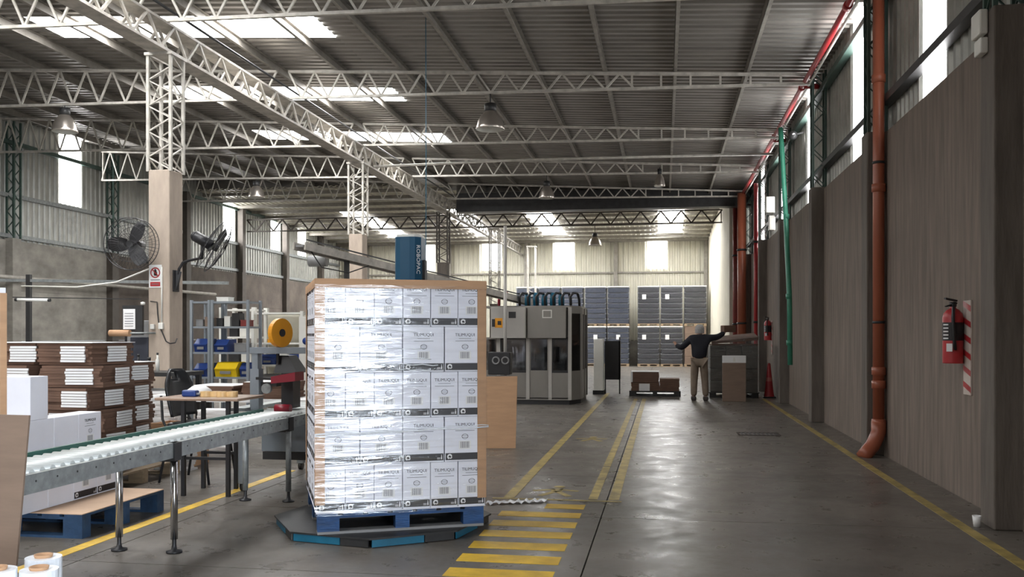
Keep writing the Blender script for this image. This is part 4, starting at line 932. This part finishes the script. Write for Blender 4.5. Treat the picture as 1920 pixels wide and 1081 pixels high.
tag(obj('backing_board', MB((-6.4, 15.2, 0)).box(-6.84, -6.0, 15.17, 15.21, 0, 1.8), M('cream board', (.55, .53, .44), .7, 0, .06), None, (-6.4, 15.2, 0)), 'cream board standing behind the white bench', 'board')
t = thing('notice_board', 'white notice panel with blue round mark by the wrapped load', 'sign', (-5.78, 14.3, 0)); obj('panel', MB().box(-.12, .12, -.02, 0, .0, 1.75), m_white, t); obj('blue_disc', MB().lathe([(0, .024), (.06, .024), (.06, .02)], (0, 0, 1.35), 18, 'Y'), m_bbin, t)
# pipes, tubes along the sheet wall side
tag(obj('wall_pipe', MB((-16, 20, 2.88)).tube((-16.0, 12, 2.86), (-16.0, 31, 2.92), .05, 8), m_truss, None, (-16, 20, 2.88)), 'pale service pipe along the weathered concrete window wall', 'pipe')
t = thing('tube_light', 'white fluorescent tube light hung above the brown bundles', 'light', (-8.8, 11.7, 1.95)); obj('tube', MB().tube((-.24, 0, 0), (.24, 0, -.01), .022, 10), m_tube, t)
obj('end_cap', MB().tube((-.28, 0, 0), (-.24, 0, 0), .024, 10), m_dark, t); obj('end_cap', MB().tube((.24, 0, -.01), (.27, 0, -.01), .024, 10), m_dark, t); obj('carrier_bar', MB().bar((-.32, 0, .035), (1.6, 0.1, .0), .012), m_dark, t)
t = thing('rail_frame', 'dark steel frame post and rails standing behind the brown bundles', 'frame', (-10.9, 14.4, 0)); o = t.location
obj('post', MB(o).box(-10.95, -10.87, 14.37, 14.43, 0, 2.5), m_dark, t); obj('top_rail', MB(o).bar((-13.5, 14.4, 2.45), (-7.2, 14.4, 2.32), .05), m_steel, t)
tag(obj('hanging_cable', MB((-8, 12.3, 2.2)).path([(-9.6, 12.5, 2.19), (-8.6, 12.4, 2.16), (-7.9, 12.3, 2.22), (-7.1, 12.0, 2.42)], .012, 6), m_white, None, (-8, 12.3, 2.2)), 'white cable swung from the steel rail to the pale column', 'cable')

# ------------------------------------------------------------------ sloping overhead conveyor / tray
t = thing('overhead_conveyor', 'sloping dusty overhead conveyor descending to the grey machine', 'conveyor', (-4.3, 17, 0)); o = t.location
A, B = Vector((-5.45, 13.2, 2.80)), Vector((-2.85, 20.0, 2.15))
for dx in (-.09, .09): obj('side_rail', MB(o).bar(A + Vector((dx, 0, 0)), B + Vector((dx, 0, 0)), .03, .12), m_girder, t)
obj('belt', MB(o).bar(A + Vector((0, 0, .0)), B, .15, .03), m_grey, t)
obj('guide_rail', MB(o).bar(A + Vector((.12, 0, .09)), B + Vector((.12, 0, .09)), .02), m_dark, t)
for f_ in (.15, .62): p = A + (B - A) * f_; obj('support', MB(o).bar((p.x, p.y, 0), (p.x, p.y, p.z - .05), .07), m_dark, t)
obj('end_motor', MB(o).tube(A + Vector((-.2, .9, -.16)), A + Vector((.1, .9, -.16)), .09, 14), m_grey, t)
obj('cable', MB(o).path([A + Vector((.1, .2, -.05)), A + Vector((.2, .4, -.3)), A + Vector((.5, .8, -.36)), A + Vector((.7, 1.2, -.22))], .01, 6), m_black, t)
t = thing('gauge_unit', 'black control head with two round gauges on a slim post', 'control unit', (-2.72, 15.3, 0))
obj('post', MB().tube((.06, .1, 0), (.06, .1, 3.3), .028, 10), m_machl, t); obj('base_plate', MB().box(-.1, .2, -.05, .25, 0, .02), m_dark, t)
obj('housing', MB().rbox(-.2, .18, -.12, .12, .78, 1.16, .015), m_black, t)
for x in (-.06, .1): g_ = obj('gauge_ring', MB().lathe([(.045, .12), (.065, .12), (.07, .13), (.065, .145), (.045, .14), (.045, .12)], (x, 0, 1.02), 18, 'Y'), m_grey, t); obj('dial', MB().lathe([(0, .125), (.045, .125)], (x, 0, 1.02), 16, 'Y'), m_black, g_)
obj('lower_tray', MB().box(-.18, .2, -.16, .1, .72, .76), m_steel, t)

# ------------------------------------------------------------------ filling machine
t = thing('filling_machine', 'large grey enclosed bottling machine with window doors and hoses on top', 'machine', (-2.8, 19.9, 0)); o = t.location
X0, X1, Y0, Y1 = -3.75, -1.92, 19.0, 20.8
XS = -1.72     # chamfered side
foot = [(X0, Y0), (X1, Y0), (XS, Y0 + .45), (XS, Y1), (X0, Y1)]
obj('plinth', MB(o).prism([(x * .985 - .04, y + .03) for x, y in foot], 0, .09), m_black, t)
obj('roof_plate', MB(o).prism(foot, 2.02, 2.06), m_mach, t)
obj('floor_tray', MB(o).prism(foot, .09, .14), m_mach, t)
obj('back_panel', MB(o).box(X0, XS, Y1 - .03, Y1, .1, 2.02), m_mach, t)
xsd = [X0, -3.42, -2.80, -2.33, X1]
for i in range(4):
    a, b = xsd[i] + .03, xsd[i + 1] - .03
    d_ = obj('lower_panel', MB(o).box(a, b, Y0, Y0 + .03, .12, .66), m_mach, t)
    w_ = obj('window_frame', MB(o).box(a, b, Y0, Y0 + .03, .66, .71).box(a, b, Y0, Y0 + .03, 1.36, 1.40).box(a, a + .03, Y0, Y0 + .03, .7, 1.36).box(b - .03, b, Y0, Y0 + .03, .7, 1.36), m_black if i in (1, 3) else m_mach, t)
    obj('pane', MB(o).box(a + .03, b - .03, Y0 + .012, Y0 + .018, .71, 1.36), m_glass, w_)
for x in xsd: obj('frame_post', MB(o).box(x - .035, x + .035, Y0 - .02, Y0 + .05, .1, 2.03), m_machl, t)
c_ = obj('control_cabinet', MB(o).rbox(-3.55, -2.82, Y0 - .22, Y0 - .02, 1.38, 2.03, .01), m_machl, t)
obj('display', MB(o).box(-3.17, -3.02, Y0 - .228, Y0 - .22, 1.8, 1.93), m_dark, c_); obj('switch_block', MB(o).box(-3.52, -3.46, Y0 - .24, Y0 - .22, 1.62, 1.78).box(-3.4, -3.33, Y0 - .24, Y0 - .22, 1.66, 1.74), m_black, c_); obj('switch_plate', MB(o).box(-3.46, -3.3, Y0 - .226, Y0 - .22, 1.6, 1.8), m_orange, c_)
c_ = obj('door_cover', MB(o).rbox(-2.80, -1.99, Y0 - .12, Y0 - .02, 1.38, 2.03, .01), m_mach, t)
obj('label_frame', MB(o).box(-2.48, -2.28, Y0 - .126, Y0 - .12, 1.8, 1.97), m_white, c_); obj('label_inset', MB(o).box(-2.46, -2.30, Y0 - .130, Y0 - .126, 1.82, 1.95), m_mach, c_)
side = MB(o)
for z0, z1 in ((.12, .7), (1.9, 2.03)): side.add([(X1 + .02, Y0 + .05, z0), (XS, Y0 + .45, z0), (XS, Y0 + .45, z1), (X1 + .02, Y0 + .05, z1)], [(0, 1, 2, 3)]).box(XS - .03, XS, Y0 + .45, Y1, z0, z1)
obj('side_panel', side, m_mach, t)
w_ = obj('side_window_frame', MB(o).bar((XS, Y0 + .45, .1), (XS, Y0 + .45, 2.02), .06).bar((XS, Y0 + 1.1, .1), (XS, Y0 + 1.1, 2.02), .05).bar((XS, Y1 - .03, .1), (XS, Y1 - .03, 2.02), .05), m_mach, t)
obj('pane', MB(o).box(XS - .02, XS - .012, Y0 + .47, Y1 - .05, .7, 1.9).add([(X1 + .03, Y0 + .06, .7), (XS - .01, Y0 + .44, .7), (XS - .01, Y0 + .44, 1.9), (X1 + .03, Y0 + .06, 1.9)], [(0, 1, 2, 3)]), m_glass, w_)
obj('carousel', MB(o).lathe([(0, .7), (.62, .7), (.62, .78), (.2, .8), (.2, 1.2), (.6, 1.2), (.6, 1.32), (0, 1.34)], (-2.7, 19.95, 0), 28), m_steel, t)
mb = MB(o)
for k in range(16): a = 2 * math.pi * k / 16; mb.tube((-2.7 + .56 * math.cos(a), 19.95 + .56 * math.sin(a), .78), (-2.7 + .56 * math.cos(a), 19.95 + .56 * math.sin(a), 1.2), .03, 8)
obj('filling_valves', mb, m_chrome, t)
for k in range(5):
    x = -2.85 + k * .18
    obj('teal_valve', MB(o).tube((x, 19.3, 2.06), (x, 19.3, 2.30 + .04 * (k % 2)), .065, 12), m_teal, t)
for k in range(7):
    x = -3.0 + k * .18
    obj('hose', MB(o).path([(x, 19.2, 2.05), (x - .01, 19.18, 2.25), (x + .05, 19.2, 2.33), (x + .13, 19.3, 2.33), (x + .16, 19.4, 2.2), (x + .16, 19.45, 2.05)], .028, 8), m_black, t)
obj('hose', MB(o).path([(-3.45, 19.2, 2.05), (-3.45, 19.2, 2.25), (-3.38, 19.25, 2.34), (-3.28, 19.3, 2.34)], .03, 8), m_rfab, t)
t = thing('white_cabinet', 'narrow white cabinet and black frame beside the grey machine', 'cabinet', (-1.55, 22.6, 0))
obj('body', MB().rbox(-.13, .1, -.2, .3, 0, 1.35, .01), m_white, t); obj('foot', MB().box(-.15, .12, -.22, .3, 0, .1), m_black, t)
obj('black_frame', MB().box(.12, .5, .1, .4, .35, 1.3), m_black, t); obj('frame_leg', MB().box(.12, .15, .1, .13, 0, .35).box(.47, .5, .1, .13, 0, 1.4), m_dark, t)

# ------------------------------------------------------------------ far pallets of bottles
layer = MB().rbox(-.48, .48, -.48, .48, 0, .205, .02)
layer_m = [layer.mesh('bottle_layer', m_crate), layer.mesh('bottle_layer', m_crateb)]
edge_m = MB(); 
for sx in (-1, 1): edge_m.box(sx * .47 - .03, sx * .47 + .03, -.50, .48, .2, .235)
edge_m.box(-.48, .48, -.485, .48, .208, .218)
edge_me = edge_m.mesh('layer_sheet', m_edge)
capm = MB().rbox(-.505, .505, -.505, .505, 0, .05, .015).mesh('top_sheet', m_paper)
filmm = film_sides(.503, .503, .12, 1.80, 10, 24, .004).mesh('wrap_film', m_filmf)
pbm = MB()
for y in (-.45, 0, .45): pbm.box(-.5, .5, y - .05, y + .05, 0, .02); [pbm.box(x - .06, x + .06, y - .05, y + .05, .02, .09) for x in (-.44, 0, .44)]
pbm.box(-.5, .5, -.5, .5, .09, .12)
pbm = pbm.mesh('pallet_base', m_wood)
cardm = MB().box(-.09, .09, -.012, .0, -.11, .11).mesh('load_card', m_paper)
def bottle_load(x, y, z, lb, kind, n=7, card=None, cap=True):
    t = thing('bottle_pallet', lb, 'pallet load', (x, y, z), 0, 'wrapped bottle pallets at the end wall')
    obj('pallet_base', pbm, None, t)
    for k in range(n):
        obj('bottle_layer', layer_m[kind], None, t, (0, 0, .12 + k * .24)); obj('layer_sheet', edge_me, None, t, (0, 0, .12 + k * .24))
    if cap: obj('top_sheet', capm, None, t, (0, 0, .12 + n * .24))
    obj('wrap_film', filmm, None, t)
    if card is not None: obj('load_card', cardm, None, t, (card, -.51, 1.35))
cols = [(-6.35, 1), (-5.28, 1), (-4.2, 1), (-3.12, 1), (-2.07, 1), (-.68, 0), (.37, 0), (1.44, 0)]
nm = ['first', 'second', 'third', 'fourth', 'fifth', 'sixth', 'seventh', 'eighth']
for i, (x, kd) in enumerate(cols):
    ds = 'grey black' if kd == 0 else 'blue black'
    bottle_load(x, 43.2, 1.853, '%s wrapped bottle pallet, upper level, %s column from the machine side' % (ds, nm[i]), kd, card={5: -.2, 6: -.2}.get(i))
    if i < 7: bottle_load(x, 43.2, 0, '%s wrapped bottle pallet, floor level, %s column from the machine side' % (ds, nm[i]), kd, card={3: .0, 4: .0, 5: -.2, 6: -.2}.get(i))
t = thing('carton_pallet', 'pallet load of brown cartons under the last upper bottle pallet', 'pallet load', (1.44, 43.2, 0)); obj('pallet_base', pbm, None, t)
for k in range(5): obj('carton_layer', MB().rbox(-.48, .48, -.48, .48, 0, .345, .012), m_kraftg, t, (0, 0, .12 + k * .346))
# low trolley stack with brown cartons in the aisle
pl = pallet('low dark pallet under the brown cartons standing in the aisle', (-.2, 22.3, 0), 0, 1.2, .8, .13, m_dark, m_dark)
for i, (x, y, z, w, h_, lb) in enumerate(((-.42, 22.2, .13, .66, .2, 'brown flat carton bundle low on the aisle pallet, white card in front'), (-.42, 22.2, .335, .62, .24, 'taller brown carton bundle on top of the aisle pallet'), (.14, 22.2, .13, .46, .29, 'brown carton bundle on the person side of the aisle pallet'))):
    t = thing('aisle_carton', lb, 'carton', (x, y, z), 0, 'brown cartons on the aisle pallet')
    n = max(2, int(h_ / .045))
    for k in range(n): obj('carton_blank', MB().box(-w / 2, w / 2, -.3, .3, k * h_ / n, (k + .94) * h_ / n), m_kraftd, t, (rnd.uniform(-.01, .01), 0, 0))
    if i == 0: obj('white_card', MB().box(-.15, .1, -.32, -.303, .0, .17), m_paper, t)
    if i == 1: obj('white_wrap', MB().box(-.34, -.30, -.31, .3, 0, .24).box(-.34, .32, -.31, .3, .24, .25), m_paper, t)
# wrapped pallet by the person
t = thing('wrapped_pallet', 'big grey film wrapped load with dark boards on top beside the standing person', 'pallet load', (1.60, 22.2, 0)); 
obj('pallet_base', MB().box(-.55, .55, -.55, .55, 0, .03).box(-.55, -.4, -.55, .55, .03, .11).box(-.07, .07, -.55, .55, .03, .11).box(.4, .55, -.55, .55, .03, .11).box(-.57, .57, -.57, .57, .11, .13), m_dark, t)
for k in range(4):
    for i in (-1, 0, 1): obj('wrapped_carton', MB().rbox(i * .36 - .175, i * .36 + .175, -.53, .53, .13 + k * .27, .13 + (k + 1) * .27 - .006, .012), m_greywrap, t)
obj('dark_boards', MB().box(-.5, .54, -.54, .54, 1.21, 1.24).add([(-.5, -.54, 1.24), (.55, -.54, 1.33), (.55, .54, 1.45), (-.5, .54, 1.35), (-.5, -.54, 1.30), (.55, -.54, 1.40), (.55, .54, 1.50), (-.5, .54, 1.40)], [(0, 3, 2, 1), (4, 5, 6, 7), (0, 1, 5, 4), (1, 2, 6, 5), (2, 3, 7, 6), (3, 0, 4, 7)]), m_kraftd, t)
obj('wrap_film', film_sides(.56, .56, .1, 1.42, 16, 24, .012, 9), m_filmg, t)
t = thing('display_board', 'upright brown cardboard carton with white top band in front of grey wrapped load', 'carton', (1.52, 20.55, 0))
obj('board', MB().rbox(-.25, .25, -.05, .05, 0, .84, .005), m_kraftg, t); obj('white_band', MB().rbox(-.25, .25, -.05, .05, .842, 1.0, .004), m_paper, t); obj('arrow_mark', MB().prismy([(-.03, .87), (.03, .87), (.012, .96), (-.012, .96)], -.053, -.05), m_white, t)
t = thing('traffic_cone', 'slim red cone at the foot of the far concrete wall', 'cone', (2.41, 21.9, 0))
obj('cone_body', MB().lathe([(.12, .03), (.105, .1), (.03, .78), (.02, .8), (0, .8)], (0, 0, 0), 18), m_red, t); obj('base', MB().rbox(-.14, .14, -.14, .14, 0, .03, .01), m_black, t); obj('band', MB().lathe([(.075, .38), (.066, .47)], (0, 0, 0), 18), M('faded red band', (.5, .12, .1), .5, 0, .05), t)

# ------------------------------------------------------------------ person
def skin(name, pts, edges_, radii, mat, parent, levels=2, root=0):
    me = bpy.data.meshes.new(name); me.from_pydata(pts, edges_, []); o = bpy.data.objects.new(name, me); COL.objects.link(o)
    m = o.modifiers.new('s', 'SKIN'); m.use_smooth_shade = True
    for i, r_ in enumerate(radii): me.skin_vertices[0].data[i].radius = r_ if isinstance(r_, tuple) else (r_, r_)
    for i in range(len(pts)): me.skin_vertices[0].data[i].use_root = (i == root)
    s_ = o.modifiers.new('d', 'SUBSURF'); s_.levels = levels; s_.render_levels = levels
    dg = bpy.context.evaluated_depsgraph_get(); res = bpy.data.meshes.new_from_object(o.evaluated_get(dg)); bpy.data.objects.remove(o)
    res.materials.clear(); res.materials.append(mat); res.name = name
    return obj(name, res, None, parent)
p = thing('person', 'grey haired person in navy jacket and khaki trousers seen from behind, arms spread', 'person', (.78, 20.65, 0))
# joints (x to the walkway wall, y into the hall)
J = {'pel': (0, 0, .90), 'spine': (0, .02, 1.10), 'chest': (0, .03, 1.28), 'neck': (0, .05, 1.44), 'head': (.01, .08, 1.52), 'crown': (.01, .09, 1.62),
     'shl': (-.19, .03, 1.36), 'ell': (-.38, .06, 1.16), 'wrl': (-.50, .24, 1.22), 'hal': (-.52, .30, 1.26),
     'shr': (.19, .03, 1.38), 'elr': (.40, .14, 1.40), 'wrr': (.56, .30, 1.50), 'har': (.60, .36, 1.54),
     'hpl': (-.09, 0, .86), 'knl': (-.11, .02, .47), 'anl': (-.12, -.02, .09), 'tol': (-.14, .13, .035),
     'hpr': (.09, 0, .86), 'knr': (.12, .02, .47), 'anr': (.14, -.02, .09), 'tor': (.17, .13, .035)}
ks = list(J); ix = {k: i for i, k in enumerate(ks)}
E_ = [('pel', 'spine'), ('spine', 'chest'), ('chest', 'neck'), ('neck', 'head'), ('head', 'crown'), ('chest', 'shl'), ('shl', 'ell'), ('ell', 'wrl'), ('wrl', 'hal'), ('chest', 'shr'), ('shr', 'elr'), ('elr', 'wrr'), ('wrr', 'har'),
      ('pel', 'hpl'), ('hpl', 'knl'), ('knl', 'anl'), ('anl', 'tol'), ('pel', 'hpr'), ('hpr', 'knr'), ('knr', 'anr'), ('anr', 'tor')]
RR = dict(pel=(.14, .10), spine=(.135, .10), chest=(.15, .11), neck=.055, head=(.075, .09), crown=(.06, .07), shl=.065, ell=.048, wrl=.03, hal=(.035, .02), shr=.065, elr=.048, wrr=.03, har=(.035, .02), hpl=.085, knl=.058, anl=.038, tol=.03, hpr=.085, knr=.058, anr=.038, tor=.03)
body = skin('body', [J[k] for k in ks], [(ix[a], ix[b]) for a, b in E_], [RR[k] for k in ks], m_skin, p)
for hk, wk, s in (('hal', 'wrl', -1), ('har', 'wrr', 1)):
    h_, w_ = Vector(J[hk]), Vector(J[wk]); d_ = (h_ - w_).normalized(); sd = Vector((0, 0, 1)).cross(d_).normalized(); up = d_.cross(sd)
    for k in range(5):
        off = (k - 1.5) * .019; L_ = (.06, .07, .066, .055, .045)[k]
        b0 = h_ + sd * off if k < 4 else w_ + d_ * .03 - sd * .03
        dd = d_ if k < 4 else (d_ - sd * .9).normalized()
        skin('finger', [b0, b0 + dd * L_ * .6, b0 + dd * L_ + up * .015], [(0, 1), (1, 2)], [.0095, .0085, .007], m_skin, p, 1)
jk = ['pel', 'spine', 'chest', 'neck', 'shl', 'ell', 'wrl', 'shr', 'elr', 'wrr']; ij = {k: i for i, k in enumerate(jk)}
JJ = {k: J[k] for k in jk}; JJ['pel'] = (0, 0, .88); JJ['neck'] = (0, .05, 1.455)
skin('jacket', [JJ[k] for k in jk], [(ij[a], ij[b]) for a, b in E_ if a in ij and b in ij], [dict(pel=(.185, .145), spine=(.175, .14), chest=(.185, .14), neck=.078, shl=.09, ell=.072, wrl=.055, shr=.09, elr=.072, wrr=.055)[k] for k in jk], m_navy, p)
tk = ['pel', 'hpl', 'knl', 'anl', 'hpr', 'knr', 'anr']; it = {k: i for i, k in enumerate(tk)}
TT = {k: J[k] for k in tk}; TT['pel'] = (0, 0, .92)
skin('trousers', [TT[k] for k in tk], [(it[a], it[b]) for a, b in E_ if a in it and b in it], [dict(pel=(.165, .13), hpl=.105, knl=.085, anl=.072, hpr=.105, knr=.085, anr=.072)[k] for k in tk], m_khaki, p)
hb = MB(); hb.lathe([(.098, -.07), (.103, 0), (.098, .05), (.075, .10), (.04, .122), (0, .128)], (.01, .068, 1.555), 18); obj('hair', hb, m_hair, p)
fc = MB(); fc.lathe([(0, .135), (.02, .125), (.022, .1)], (.01, .08, 1.545), 8, 'Y') if 0 else fc.cbox((.01, .185, 1.545), (.025, .03, .045)); fc.cbox((-.085, .09, 1.55), (.02, .035, .055)).cbox((.105, .09, 1.55), (.02, .035, .055)); obj('ears_and_nose', fc, m_skin, p)
ey = MB(); [ey.lathe([(0, -.012), (.011, -.006), (.013, 0), (0, .012)], (x, .172, 1.57), 8, 'Y') for x in (-.025, .045)]; obj('eyes', ey, m_white, p)
obj('mouth', MB().cbox((.01, .168, 1.495), (.05, .012, .01)), m_rfab, p)
for a in ('l', 'r'):
    x, y, z = J['an' + a]; obj('shoe', MB().rbox(x - .055, x + .055, -.08, .2, 0, .10, .03), m_shoe, p)
t = thing('held_carton', 'small brown carton held up in the hand of the standing person', 'carton', (1.43, 21.05, 1.51), R(20)); obj('body', MB().rbox(-.14, .14, -.1, .1, 0, .15, .006), m_kraftd, t); obj('tape_strip', MB().box(-.145, .145, -.02, .02, .148, .153), m_kraft, t)
